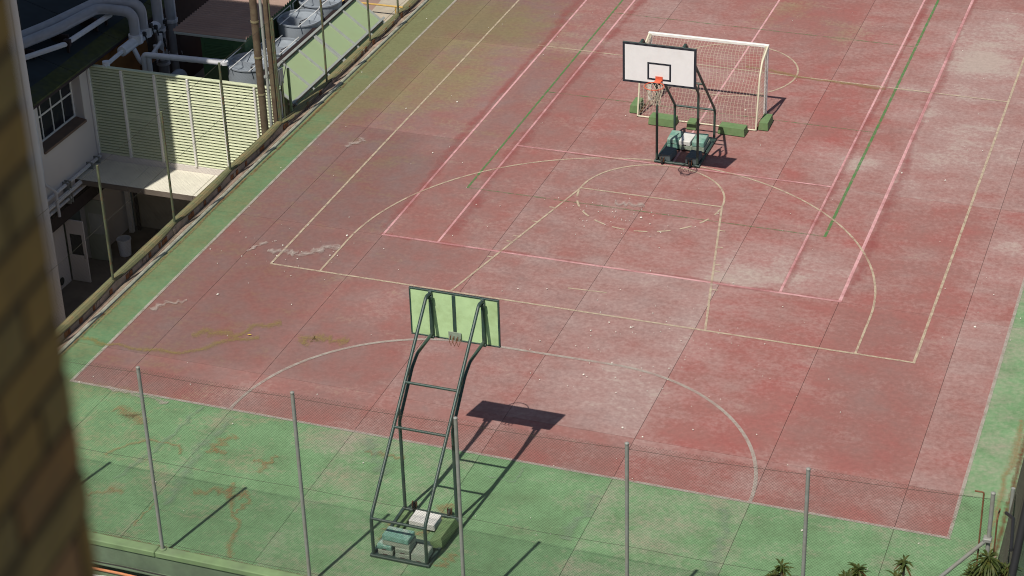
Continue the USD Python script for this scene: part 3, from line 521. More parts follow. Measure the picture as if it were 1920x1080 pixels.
# ---------------------------------------------------------------- basketball hoops
def hoop(label, cx, y0, sgn, depth, by, bx, with_net):
    """y0: rear of the base; sgn: direction the hoop faces; depth: length of the base; by: distance to the board."""
    t = thing('basketball_hoop', label, 'basketball hoop', (cx, y0 + sgn * depth / 2, 0), 'portable basketball hoops')
    Y = lambda d: y0 + sgn * d
    P = lambda x, d, z: (cx + x, Y(d), z)
    w = .53; rr = .033
    def bx_(x0, x1, d0, d1, z0, z1, c=.006): return cbox(cx + x0, cx + x1, min(Y(d0), Y(d1)), max(Y(d0), Y(d1)), z0, z1, c)
    fr = part('base_frame', cat([bx_(-w - .06, w + .06, -.05, .02, .02, .065), bx_(-w - .06, w + .06, depth - .02, depth + .05, .02, .065), bx_(-w - .06, -w, .02, depth - .02, .02, .065), bx_(w, w + .06, .02, depth - .02, .02, .065), bx_(-w, w, .02, depth * .45, .035, .05)]), 'hoop_green', t)
    for s in (-1, 1):
        x = s * w
        part('rear_leg', tube(fillet([P(x, 0, .1), P(x, 0, .88), P(x, by - .24, 3.86), P(x, by - .06, 3.80)], .10), rr, 12), 'hoop_green', t, smooth=40)
        part('front_leg', tube(fillet([P(x, depth, .1), P(x, depth, 2.03), P(x, depth + .72, 2.78), P(x, depth + 1.0, 2.93), P(x, by - .05, 2.93)], .06), rr, 12), 'hoop_green', t, smooth=40)
        part('board_upright', bx_(bx + x - .032 - (bx), bx + x + .032 - (bx), by - .085, by - .03, 2.84, 3.86), 'hoop_green', t)
        part('bracket', cat([bx_(x - .06, x + .06, by - .14, by - .07, 3.72, 3.79), bx_(x - .06, x + .06, by - .13, by - .07, 2.86, 2.91)]), 'hoop_green', t)
        part('tie_plate', bx_(x - .012, x + .012, depth - .02, depth + .05, 2.02, 2.28), 'hoop_green', t)
        part('tie_plate', bx_(x - .012, x + .012, depth + .55, depth + .60, 2.62, 2.92), 'hoop_green', t)
        wh = part('wheel', rot(lathe([(.0, -.025), (.075, -.025), (.085, -.012), (.085, .012), (.075, .025), (.0, .025)], (cx + s * (w - .17), Y(depth + .07), .085), 20), math.pi / 2, (0, 1, 0), (cx + s * (w - .17), Y(depth + .07), .085)), 'rubber', t, smooth=30)
        part('fork', cat([bx_(s * (w - .17) - .045, s * (w - .17) - .033, depth + .03, depth + .10, .07, .20), bx_(s * (w - .17) + .033, s * (w - .17) + .045, depth + .03, depth + .10, .07, .20)]), 'rust', wh)
    sl = (3.86 - .88) / (by - .24)
    for d, z in ((0, .86), ((2.08 - .88) / sl, 2.08), ((2.68 - .88) / sl, 2.68)):
        part('crossbar', tube([P(-w, d, z), P(w, d, z)], .028, 10), 'hoop_green', t, smooth=40)
    # board: white face sheet, green rear sheet in planks, black frame and target
    H0, H1, hw = 2.83, 3.86, .91
    def bb(x0, x1, d0, d1, z0, z1, c=.003): return bx_(bx + x0, bx + x1, d0, d1, z0, z1, c)
    bd = part('backboard', bb(-hw + .02, hw - .02, by - .012, by + .012, H0 + .02, H1 - .02), 'board_white', t)
    part('rear_sheet', bb(-hw + .03, -.022, by - .022, by - .013, H0 + .03, H1 - .03), 'board_rear', bd); part('rear_sheet', bb(.022, hw - .03, by - .022, by - .013, H0 + .03, H1 - .03), 'board_rear', bd)
    part('centre_rail', bb(-.035, .035, by - .035, by - .0225, H0 + .12, H1 - .04), 'hoop_green', bd)
    part('rear_frame', cat([bb(-hw, hw, by - .03, by + .010, H1 - .03, H1), bb(-hw, hw, by - .03, by + .010, H0, H0 + .03), bb(-hw, -hw + .03, by - .03, by + .010, H0 + .03, H1 - .03), bb(hw - .03, hw, by - .03, by + .010, H0 + .03, H1 - .03)]), 'hoop_green', bd)
    part('border', cat([bb(-hw, hw, by + .0125, by + .016, H1 - .055, H1, .001), bb(-hw, hw, by + .0125, by + .016, H0, H0 + .055, .001), bb(-hw, -hw + .055, by + .0125, by + .016, H0 + .055, H1 - .055, .001), bb(hw - .055, hw, by + .0125, by + .016, H0 + .055, H1 - .055, .001)]), 'board_black', bd)
    part('target_square', cat([bb(-.295, .295, by + .0125, by + .016, 3.355, 3.40, .001), bb(-.295, .295, by + .0125, by + .016, 2.95, 2.995, .001), bb(-.295, -.25, by + .0125, by + .016, 2.995, 3.355, .001), bb(.25, .295, by + .0125, by + .016, 2.995, 3.355, .001)]), 'board_black', bd)
    zc, rc = 2.98, .235; dc = by + .20 + rc
    a = np.linspace(0, 2 * np.pi, 33)
    rim = part('rim', tube([P(bx - .0 + rc * math.cos(q), dc + rc * math.sin(q), zc) for q in a], .011, 8, False), 'rim_orange', t, smooth=40)
    part('rim_bracket', cat([bb(-.09, .09, by + .017, by + .03, 2.93, 3.06), bb(-.08, .08, by + .03, by + .22, 2.968, 2.982), bb(-.012, .012, by + .03, by + .16, 2.90, 2.967)]), 'rim_orange', rim)
    part('mount_plate', bb(-.13, .13, by - .052, by - .036, H0 + .02, H0 + .20), 'block_grey', t)
    hk = []
    for q in (-.07, 0.0, .08): hk.append(tube([P(bx + q - .015, by - .06, H0 + .12), P(bx + q - .03, by - .09, H0 - .0), P(bx + q + .005, by - .10, H0 - .08), P(bx + q + .035, by - .09, H0 - .0), P(bx + q + .03, by - .06, H0 + .08)], .007, 6))
    part('hanging_loop', cat(hk), 'rust', t)
    if with_net:
        pa, pb, nn, lv = [], [], 12, 6
        prof = [(rc, 0), (.205, -.09), (.165, -.18), (.13, -.27), (.115, -.36), (.12, -.44)]
        def q_(i, k): ang = (i + .5 * (k % 2)) / nn * 2 * np.pi; rad, z = prof[k]; return P(bx + .02 * k * .5 + rad * math.cos(ang), dc + rad * math.sin(ang), zc + z)
        for k in range(lv - 1):
            for i in range(nn):
                o = 0 if k % 2 == 0 else 1
                pa += [q_(i, k), q_(i, k)]; pb += [q_((i + o) % nn, k + 1), q_((i + o - 1) % nn, k + 1)]
        part('net', segs(pa, pb, .006, 4), 'net_cord', t)
    return t
hoop('near basketball hoop seen from behind with a pale green board back', 7.29, -9.71, 1, 1.53, 3.35, -.07, False)
hoop('far basketball hoop with white board, orange rim and net, in front of the goal', 7.62, 9.38, -1, 1.64, 3.16, -.04, True)

# concrete blocks that weigh the hoops down
def block(label, x0, x1, y0, y1, z0, z1, m, yaw=0.0, seed=0, group=None, slot=True):
    t = thing('concrete_block', label, 'concrete block', ((x0 + x1) / 2, (y0 + y1) / 2, z0), group)
    part('body', rough_box(x0, x1, y0, y1, z0, z1, .012, yaw, seed), m, t)
    if slot: part('slot', rot(box((x0 + x1) / 2 - .045, (x0 + x1) / 2 + .045, y0 - .004, y0 + .004, z0 + .012, z0 + .028), yaw, (0, 0, 1), ((x0 + x1) / 2, (y0 + y1) / 2, z0)), 'joint_dark', t)
b0 = .055
block('grey block, lowest at the left corner of the near hoop base', 6.83, 7.12, -9.68, -9.36, b0, b0 + .105, 'block_grey', .03, 1)
block('teal block lying on the left corner block of the near hoop', 6.82, 7.11, -9.68, -9.37, b0 + .108, b0 + .213, 'block_teal', -.03, 2)
block('grey block at the bottom of the middle stack on the near hoop', 7.18, 7.47, -9.69, -9.36, b0, b0 + .105, 'block_grey', .0, 3)
block('grey green block second from the bottom of the near middle stack', 7.18, 7.47, -9.69, -9.35, b0 + .108, b0 + .213, 'block_grey', .02, 4)
block('grey block under the topmost one, spanning both near stacks', 6.93, 7.47, -9.66, -9.33, b0 + .216, b0 + .321, 'block_grey', -.03, 5, slot=False)
block('half white half teal block on top of the near hoop stack', 6.93, 7.46, -9.67, -9.36, b0 + .324, b0 + .440, 'block_teal', -.03, 6, slot=False)
block('wide grey block at the right rear corner of the near hoop base', 7.50, 7.80, -9.70, -9.33, b0, b0 + .16, 'block_grey', .02, 7)
block('white topped block in the middle of the near hoop base', 7.06, 7.58, -8.72, -8.36, b0, b0 + .15, 'block_white', -.03, 8, slot=False)
block('flat pale green plank on the left side of the near hoop base', 6.80, 6.98, -9.25, -8.30, b0, b0 + .05, 'block_green', 0, 19, slot=False)
cb = trimesh.Trimesh([(7.72, -9.22, .055), (7.92, -9.14, .055), (7.95, -8.38, .055), (7.70, -8.44, .055), (7.72, -9.22, .20), (7.87, -9.12, .24), (7.90, -8.46, .24), (7.66, -8.46, .20), (7.66, -9.16, .16)], process=False).convex_hull
single('concrete_block', cb, 'block_green', 'green wedge shaped block along the right side of the near hoop', 'concrete block')
block('dark flat block at the left front corner of the far hoop', 7.16, 7.46, 7.76, 8.24, b0, b0 + .18, 'block_dark', -.10, 9, slot=False)
block('dark flat block at the right front corner of the far hoop', 7.84, 8.14, 7.76, 8.22, b0, b0 + .18, 'block_dark', -.06, 10, slot=False)
for n_, (lab, x0, x1, z0, z1, m) in enumerate([('teal block, lower left in the row on the far hoop base', 7.14, 7.44, b0, b0 + .12, 'block_teal'), ('pale block, upper left in the row on the far hoop base', 7.13, 7.43, b0 + .123, b0 + .26, 'block_teal'),
        ('grey block, lower middle in the row on the far hoop base', 7.46, 7.78, b0, b0 + .12, 'block_grey'), ('white block, upper middle in the row on the far hoop base', 7.45, 7.76, b0 + .123, b0 + .25, 'block_white'),
        ('grey block, lower right in the row on the far hoop base', 7.80, 8.12, b0, b0 + .13, 'block_grey'), ('teal block, upper right in the row on the far hoop base', 7.79, 8.10, b0 + .133, b0 + .27, 'block_teal')]):
    block(lab, x0, x1, 8.50, 9.05, z0, z1, m, float(RNG.uniform(-.05, .05)), 30 + n_)

# ---------------------------------------------------------------- goal
gx0, gx1, gy, gh = 5.86, 9.02, 11.3, 1.95
goal = thing('football_goal', 'small white football goal with a net behind the far hoop', 'football goal', (7.44, 10.8, 0))
part('post', cbox(gx0 - .04, gx0 + .04, gy - .04, gy + .04, .02, gh - .041, .006), 'goal_white', goal); part('post', cbox(gx1 - .04, gx1 + .04, gy - .04, gy + .04, .02, gh - .041, .006), 'goal_white', goal)
part('crossbar', cbox(gx0 - .05, gx1 + .05, gy - .04, gy + .04, gh - .04, gh + .04, .008), 'goal_white', goal)
side = lambda x: fillet([(x, gy - .04, gh), (x, gy - .62, gh - .22), (x, gy - .84, gh - .55), (x, gy - 1.08, .03)], .07)
for x in (gx0 - .02, gx1 + .02):
    part('side_frame', tube(side(x), .025, 10), 'goal_cream', goal, smooth=40)
    part('ground_bar', tube([(x, gy - .04, .03), (x, gy - 1.08, .03)], .02, 8), 'rust', goal, smooth=40)
part('rear_ground_bar', tube([(gx0, gy - 1.08, .03), (gx1, gy - 1.08, .03)], .02, 8), 'goal_cream', goal, smooth=40)
prof = A([p[1:] for p in side(0)]); dd = np.r_[0, np.cumsum(np.linalg.norm(np.diff(prof, axis=0), axis=1))]
nu, nv = 34, 25
def netp(u, v):
    s = v * dd[-1]; y, z = np.interp(s, dd, prof[:, 0]), np.interp(s, dd, prof[:, 1])
    sag = math.sin(math.pi * u) ** .5; low = math.sin(math.pi * v)
    y += sag * (.30 * math.exp(-((v - .38) / .22) ** 2) - .13 * math.exp(-((v - .84) / .13) ** 2)); z -= sag * .13 * math.exp(-((v - .25) / .2) ** 2)
    return (gx0 + (gx1 - gx0) * (u + .012 * math.sin(9 * v + 5 * u)), y + .015 * math.sin(13 * u + 7 * v), max(z, .03))
pa, pb = [], []
G = [[netp(i / nu, j / nv) for j in range(nv + 1)] for i in range(nu + 1)]
for i in range(nu + 1):
    for j in range(nv + 1):
        if i < nu: pa.append(G[i][j]); pb.append(G[i + 1][j])
        if j < nv: pa.append(G[i][j]); pb.append(G[i][j + 1])
for x in (gx0, gx1):
    ns = 11
    S = [[(x + (.05 if x < 7 else -.05) * math.sin(math.pi * i / ns), gy - .04 + (np.interp(j / nv * dd[-1], dd, prof[:, 0]) - gy + .04) * i / ns, np.interp(j / nv * dd[-1], dd, prof[:, 1]) if i else (1 - j / nv) * gh) for j in range(nv + 1)] for i in range(ns + 1)]
    for i in range(ns + 1):
        for j in range(nv + 1):
            if i < ns: pa.append(S[i][j]); pb.append(S[i + 1][j])
            if j < nv: pa.append(S[i][j]); pb.append(S[i][j + 1])
part('net', segs(pa, pb, .0030, 3), 'net_cord', goal)
def ballast(label, x0, x1, y0, y1, h, yaw, seed):
    t = thing('ballast_block', label, 'ballast block', ((x0 + x1) / 2, (y0 + y1) / 2, .02))
    m = trimesh.Trimesh([(x, y, z) for x, y, z in [(x0, y0, .024), (x1, y0, .024), (x1, y1, .024), (x0, y1, .024), (x0 + .02, y0 + .02, h), (x1 - .02, y0 + .02, h), (x1 - .02, y1 - .02, h), (x0 + .02, y1 - .02, h)]], process=False).convex_hull
    part('body', rot(m, yaw, (0, 0, 1), ((x0 + x1) / 2, (y0 + y1) / 2, 0)), 'block_green', t)
ballast('long green block on the left half of the goal rear bar', 6.25, 6.97, 9.80, 10.17, .22, -.03, 1)
ballast('short green block in the middle of the goal rear bar', 7.29, 7.55, 9.80, 10.12, .22, -.03, 2)
ballast('long green block on the right half of the goal rear bar', 8.14, 8.86, 9.76, 10.11, .22, -.04, 3)
ballast('green block standing at the right side of the goal', 9.08, 9.34, 10.28, 10.92, .22, .02, 4)
ballast('green block standing at the left side of the goal', 5.55, 5.80, 10.38, 10.98, .22, .02, 5)

# ---------------------------------------------------------------- left building with window, roof, lower storey
WX = -9.17
wb = thing('white_building', 'low white building with dark mossy roof at the courtyard', 'building', (-10, 6, -4.9))
part('wall', cat([box(WX - .36, WX, 3.05, 4.97, -2.2, .93), box(WX - .36, WX, 7.16, 7.62, -2.2, .93), box(WX - .36, WX, 4.97, 7.16, .69, .93), box(WX - .36, WX, 4.97, 7.16, -2.2, -.66)]), 'white_wall', wb)
part('rear_wall', box(WX - .36, WX, 7.62, 10.9, -2.2, .93), 'orange_wall', wb); part('rear_wall', box(WX - .36, WX, 10.9, 16, -2.2, .93), 'gutter_shade_dark', wb); part('rear_wall', box(WX - .36, WX, 16, 24, -2.2, .93), 'orange_wall', wb)  # middle stretch coloured dark to stand for the shade beside the shed
part('window_back', box(WX - 1.4, WX - 1.3, 4.9, 7.2, -.7, .8), 'gutter_shade_dark', wb)
win = part('window', cat([box(WX - .35, WX - .29, 4.971, 7.159, .63, .689), box(WX - .35, WX - .29, 4.971, 7.159, -.60, -.55), box(WX - .35, WX - .29, 4.971, 5.03, -.55, .63), box(WX - .35, WX - .29, 7.10, 7.159, -.55, .63)]), 'frame_white', wb)
for y_ in (5.52, 6.06, 6.60): part('muntin', box(WX - .345, WX - .295, y_ - .018, y_ + .018, -.55, .63), 'frame_white', win)
part('muntin', box(WX - .342, WX - .298, 5.03, 7.10, .10, .15), 'frame_white', win)
for k in range(4):
    ya = (5.03, 5.538, 6.078, 6.618)[k]; yb = (5.502, 6.042, 6.582, 7.10)[k]
    for za, zb in ((-.55, .10), (.15, .63)): part('pane', box(WX - .325, WX - .315, ya, yb, za, zb), 'dark_glass', win)
part('sill', trimesh.Trimesh([(WX - .29, 4.972, -.60), (WX + .05, 4.972, -.655), (WX + .05, 7.158, -.655), (WX - .29, 7.158, -.60), (WX - .29, 4.972, -.659), (WX + .05, 4.972, -.72), (WX + .05, 7.158, -.72), (WX - .29, 7.158, -.659)], process=False).convex_hull, 'sill_brown', wb)
# roof: slopes up away from the courtyard
sl = .30; rz = lambda x: .97 + (-8.93 - x) * sl
def slope(x0, x1, y0, y1, th=.10, dz=0.0):
    return trimesh.Trimesh([(x0, y0, rz(x0) + dz), (x1, y0, rz(x1) + dz), (x1, y1, rz(x1) + dz), (x0, y1, rz(x0) + dz), (x0, y0, rz(x0) - th), (x1, y0, rz(x1) - th), (x1, y1, rz(x1) - th), (x0, y1, rz(x0) - th)], process=False).convex_hull
yy = 3.06
k = 0
while yy < 23:
    part('roof_sheet', slope(-16, -9.42, yy, yy + 1.19, .06, .006 * (k % 2)), 'roof_dark', wb); part('roof_edge', slope(-9.415, -8.93, yy, yy + 1.19, .05, .006 * (k % 2)), 'roof_moss', wb); yy += 1.2; k += 1
part('gutter', box(-8.99, -8.93, 3.06, 23, .84, .915), 'gutter_shade_dark', wb)
part('fascia', box(WX - .02, -9.0, 3.06, 23, .932, .96), 'gutter_shade_dark', wb)
# lower storey
part('lower_wall', cat([box(WX - .4, WX - .1, 3.05, 5.5, -4.9, -2.2), box(WX - .4, WX - .1, 6.85, 9.0, -4.9, -2.2), box(WX - .4, WX - .1, 5.5, 6.85, -2.85, -2.2)]), 'white_wall', wb)
part('room_back', box(WX - 2.5, WX - 2.4, 3.5, 9, -4.9, -2.3), 'grey_wall', wb)
part('shade_beam', cbox(WX - .1, WX + .10, 3.06, 7.6, -2.95, -2.56, .01), 'gutter_shade_dark', wb)  # coloured dark to stand for the recess shade above the doors
def door(y, x0, x1, m, lab, glass):
    d = part('door', cat([box(x0, x1, y - .02, y + .02, -4.88, -4.05), box(x0, x0 + .09, y - .02, y + .02, -4.05, -3.4), box(x1 - .09, x1, y - .02, y + .02, -4.05, -3.4), box(x0, x1, y - .02, y + .02, -3.4, -2.97)]), m, wb, label=lab)
    part('door_pane', box(x0 + .09, x1 - .09, y - .008, y + .008, -4.05, -3.4), glass, d); part('handle', tube([(x1 - .05, y - .05, -4.12), (x1 - .05, y - .05, -3.98)], .012, 6), 'steel_grey', d)
door(5.55, WX - .06, WX + .50, 'white_wall', 'white door leaf standing open with a dark pane', 'dark_glass'); door(6.82, WX - .2, WX + .46, 'door_green_grey', 'grey green door leaf standing open', 'grey_wall')
part('round_vent', rot(lathe([(0, 0), (.10, 0), (.12, .02), (.0, .02)], (WX - .09, 5.0, -4.65), 20), math.pi / 2, (0, 1, 0), (WX - .09, 5.0, -4.65)), 'valve_black', wb)
for k, (dx, z, rr_) in enumerate(((.10, -1.92, .05), (.17, -2.12, .065), (.13, -2.34, .045))):
    part('wall_pipe', tube([(WX + dx, 3.1, z - .03), (WX + dx, 7.50, z)], rr_, 10), 'pipe_white', wb, smooth=40)
part('downpipe', tube(fillet([(WX + .07, 4.66, .85), (WX + .07, 4.66, -1.45), (WX + .27, 4.85, -1.75), (WX + .27, 4.85, -2.5)], .1), .042, 10), 'pipe_white', wb, smooth=40)
part('downpipe', tube(fillet([(WX - .04, 4.5, -2.95), (WX - .04, 4.5, -4.5), (WX + .1, 4.42, -4.85)], .1), .03, 8), 'pipe_white', wb, smooth=40)
for k, y_ in enumerate((5.6, 5.72, 6.9, 7.3)): part('pipe_hanger', box(WX, WX + .2, y_, y_ + .025, -2.5, -1.85), 'steel_grey', wb)

tb = thing('tall_building', 'tall white block whose corner rises at the left beside the brick wall', 'building', (-14, -4, -4.9))
part('wall', box(-20, -8.0, 1.6, 3.05, -4.98, 17), 'white_wall', tb)
part('corner_trim', cbox(-8.06, -7.965, 2.78, 3.075, -4.97, 17, .02), 'white_wall', tb)
part('added_shade_block', box(-12, -7.55, 2.2, 3.05, 9.8, 12.0), 'white_wall', tb); part('added_shade_block', box(-12, -7.1, 2.3, 3.05, 12.003, 17), 'white_wall', tb)  # unseen boxes added to slant the edge of the shade on the yard
part('rear_wing', box(-20, -10.2, -6, 1.597, -4.98, 17), 'white_wall', tb)  # unseen; stepped back so its shadow stays off the sunny half of the screen
part('roof_cap', box(-20.2, -10.1, -6.2, 3.0, 17.002, 17.25), 'grey_wall', tb)
for k in range(6):
    for j in range(2):
        w_ = part('window', box(-10.23, -10.17, -5 + j * 2.8, -3.6 + j * 2.8, -3.6 + k * 3.3, -2.2 + k * 3.3), 'dark_glass', tb); part('window_sill', box(-10.2, -10.1, -5.05 + j * 2.8, -3.55 + j * 2.8, -3.68 + k * 3.3, -3.602 + k * 3.3), 'sill_brown', w_)

# canopy slab, yard deck, back wall under the slab
cs = thing('canopy_slab', 'flat pale concrete slab below the slatted screen, half in sun', 'canopy', (-6, 7, -2.2))
for x0, x1 in ((-9.16, -7.53), (-7.52, -5.53), (-5.52, -3.24)): part('slab', cbox(x0, x1, 6.25, 7.56, -2.2, -2.05, .01), 'slab_white', cs); part('edge_trim', box(x0, x1, 6.225, 6.247, -2.21, -2.058), 'yard_floor', cs)
part('plinth', cbox(-9.16, -3.24, 7.565, 7.72, -2.2, -1.87, .01), 'white_wall', cs)
part('deck', box(-9.165, -3.21, 7.725, 24, -2.2, -1.95), 'floor_deck', cs)
part('rear_wall', box(-9.16, -3.21, 9.0, 9.15, -4.9, -2.21), 'beige_wall', cs)
part('opening_shade', box(-7.0, -5.2, 8.985, 8.998, -4.9, -2.7), 'gutter_shade_dark', cs)  # flat dark panel painted for the shade inside a deep opening
part('rear_door', box(-5.1, -4.3, 8.96, 8.998, -4.9, -2.8), 'beige_wall', cs)
part('column', box(-9.12, -9.0, 8.55, 8.67, -4.9, -2.205), 'frame_white', cs); part('column', box(-8.95, -8.87, 8.75, 8.83, -4.9, -2.205), 'gutter_shade_dark', cs)
bk = thing('bucket', 'white plastic tub on the courtyard floor under the canopy', 'bucket', (-8.55, 7.3, -4.9))
part('tub', lathe([(0, .012), (.15, .0), (.165, .01), (.20, .50), (.215, .50), (.215, .53), (.19, .53), (.155, .03), (0, .025)], (-8.55, 7.3, -4.895), 28), 'bucket_white', bk, smooth=35)
part('handle', tube([(-8.37, 7.3 + .2 * math.sin(a) * .6 - .05, -4.42 + .03 * math.cos(a)) for a in np.linspace(-1.5, 1.5, 9)], .008, 6), 'bucket_white', bk)

ls = thing('slatted_screen', 'cream slatted metal screen with white posts beside the courtyard', 'screen', (-6, 7.6, -1.87))
LX = [-9.12, -8.10, -7.08, -6.06, -5.04, -4.05, -3.28]
for x in LX: part('post', cbox(x - .03, x + .03, 7.52, 7.66, -1.868, .76, .006), 'frame_white', ls)
part('top_rail', cbox(-9.15, -3.25, 7.55, 7.68, .762, .80, .006), 'slat_cream', ls)
r = np.random.default_rng(3)
for a_, b_ in zip(LX, LX[1:]):
    part('gap_shade_backing', box(a_ + .03, b_ - .03, 7.66, 7.675, -1.86, .76), 'slat_back', ls)  # dark board added so the gaps between slats read as shaded
    for k in range(30):
        z = -1.83 + k * .0872; tl = 1.02 + r.uniform(-.10, .10); c_, s_ = math.cos(tl), math.sin(tl); h = .031 + (.012 if r.random() < .06 else 0)
        V = [(x, 7.59 + q * h * c_ - w_ * s_, z + q * h * s_ + w_ * c_) for x in (a_ + .032, b_ - .032) for q, w_ in ((-1, -.003), (1, -.003), (1, .003), (-1, .003))]
        part('slat', trimesh.Trimesh(V, process=False).convex_hull, 'slat_cream', ls)

# ---------------------------------------------------------------- pipes and plant
cp = thing('clad_pipes', 'pair of thick clad pipes running over the dark roof and down to the header', 'pipes', (-9.3, 8.5, .9))
def clad(o, top, yv, zend, r_):
    return fillet([(-10.62 - o, 5.9, top), (-10.0 - o, 7.75, top), (-9.72 - o * .5, 9.4 + o, top), (-8.62, yv, top), (-8.62, yv, zend)], .30, 8)
part('pipe', tube(clad(0, 1.70, 9.42, .95, .15), .15, 14), 'pipe_clad', cp, smooth=40)
part('pipe', tube(clad(.31, 1.76, 9.88, .95, .15), .15, 14), 'pipe_clad', cp, smooth=40)
for y_ in (9.42, 9.92): part('collar', lathe([(0, 0), (.20, 0), (.20, .26), (.0, .26)], (-8.62, y_, .78), 20), 'pipe_white', cp, smooth=30)
for q in ((-9.85, 7.7), (-9.72, 9.0), (-10.2, 6.5)): part('support', box(q[0] - .4, q[0] + .15, q[1], q[1] + .06, rz(q[0] + .15) - .05, 1.56), 'gutter_shade_dark', cp)
tp = thing('thin_roof_pipe', 'thinner white pipe below the clad pipes on the dark roof', 'pipe', (-9.6, 7.5, 1.4))
part('pipe', tube(fillet([(-10.25, 6.0, 1.46), (-9.6, 7.4, 1.44)], .1), .075, 12), 'pipe_white', tp, smooth=40); part('pipe', tube([(-9.58, 7.5, 1.46), (-9.46, 9.6, 1.46)], .075, 12), 'pipe_white', tp, smooth=40)
part('joint', rot(cbox(-9.68, -9.48, 7.36, 7.52, 1.36, 1.56, .02), .1, (0, 0, 1), (-9.6, 7.45, 1.5)), 'gutter_shade_dark', tp)
for y_ in (7.42, 9.5): part('support', box(-9.62, -9.54, y_, y_ + .05, rz(-9.6) - .03, 1.4), 'gutter_shade_dark', tp)
hd = thing('pipe_header', 'horizontal white header pipe with black valves behind the screen', 'pipes', (-8.6, 9.7, .7))
part('pipe', tube([(-8.62, 8.60, .84), (-8.62, 10.9, .84)], .145, 14), 'pipe_white', hd, smooth=40)
part('branch', tube([(-8.62, 7.6, .80), (-8.62, 8.62, .84)], .06, 10), 'pipe_white', hd, smooth=40); part('coupling', lathe([(0, 0), (.1, 0), (.1, .2), (0, .2)], (-8.62, 7.72, .71), 14), 'pipe_white', hd)
part('branch', tube(fillet([(-8.5, 9.05, .75), (-8.35, 9.05, .40), (-8.3, 9.2, .25)], .1), .07, 10), 'pipe_white', hd, smooth=40)
part('branch', tube(fillet([(-8.3, 9.3, .26), (-8.3, 10.2, .52)], .1), .055, 10), 'pipe_white', hd, smooth=40)
for k, (y_, z_) in enumerate(((9.55, 1.05), (9.95, 1.15), (10.2, 1.0), (10.45, .7), (10.55, .45), (10.75, .95))):
    v_ = part('valve', cbox(-8.46, -8.36, y_ - .05, y_ + .05, z_ - .1, z_ + .02, .01), 'valve_black', hd); part('lever', tube([(-8.40, y_, z_ + .02), (-8.33, y_ - .02, z_ - .28)], .022, 6), 'valve_black', v_)
part('branch', tube([(-8.4, 10.35, .7), (-8.4, 10.35, -.1)], .08, 10), 'pipe_white', hd, smooth=40); part('branch', tube([(-8.38, 10.0, .5), (-8.38, 10.0, .05)], .06, 10), 'pipe_white', hd, smooth=40)
part('lower_header', tube([(-8.42, 9.25, .10), (-8.42, 10.5, .18)], .09, 10), 'rust', hd, smooth=40)
for lab, y_, z0 in (('left one of two tall vertical pipes beside the pink roof', 10.72, -1.9), ('right one of two tall vertical pipes, nearest the pink roof', 11.45, -1.2)):
    vp = thing('vertical_pipe', lab, 'pipe', (-8.6, y_, z0))
    part('pipe', tube(fillet([(-8.6, y_, z0), (-8.6, y_, 2.6), (-11, y_, 2.9)], .3, 8), .155, 14), 'pipe_clad', vp, smooth=40)
    part('collar', lathe([(.16, 0), (.185, 0), (.185, .10), (.16, .10)], (-8.6, y_, .62), 18), 'pipe_white', vp)
    part('flange', lathe([(.16, 0), (.20, 0), (.20, .07), (.16, .07)], (-8.6, y_, -.4), 18), 'pipe_white', vp)
cpipe = thing('cross_pipe', 'straight white pipe crossing to the grey tank, its end in sun', 'pipe', (-7, 8.9, .6))
part('pipe', tube(fillet([(-8.15, 8.95, .10), (-8.15, 8.95, .66), (-5.60, 8.95, .72)], .12), .085, 12), 'pipe_white', cpipe, smooth=40)
part('stub', tube([(-8.0, 8.95, .64), (-8.0, 8.95, .05)], .075, 10), 'pipe_white', cpipe, smooth=40)
part('end_cap', lathe([(0, 0), (.095, 0), (.095, .1), (0, .1)], (-5.62, 8.95, .66), 14), 'pipe_white', cpipe)
pv = thing('pressure_vessel', 'round tan tank top showing just above the screen', 'tank', (-7.75, 8.7, -1.9))
part('shell', lathe([(.46, 0), (.46, 1.5), (.44, 1.68), (.36, 1.86), (.2, 1.98), (.001, 2.02)], (-7.75, 8.75, -1.93), 28), 'dome_tan', pv, smooth=40)
part('cap', lathe([(.0, .0), (.07, 0), (.07, .1), (0, .1)], (-7.75, 8.75, .08), 14), 'valve_black', pv)
bp = thing('pump', 'small blue grey pump among the pipes behind the screen', 'pump', (-7.3, 9.6, -1.9))
part('casing', rot(lathe([(0, 0), (.2, 0), (.22, .05), (.22, .45), (.15, .5), (0, .5)], (-7.35, 9.5, -.1), 20), math.pi / 2, (1, 0, 0), (-7.35, 9.5, -.1)), 'tank_grey', bp, smooth=30); part('stand', box(-7.55, -7.15, 9.1, 9.5, -1.95, -.3), 'gutter_shade_dark', bp)

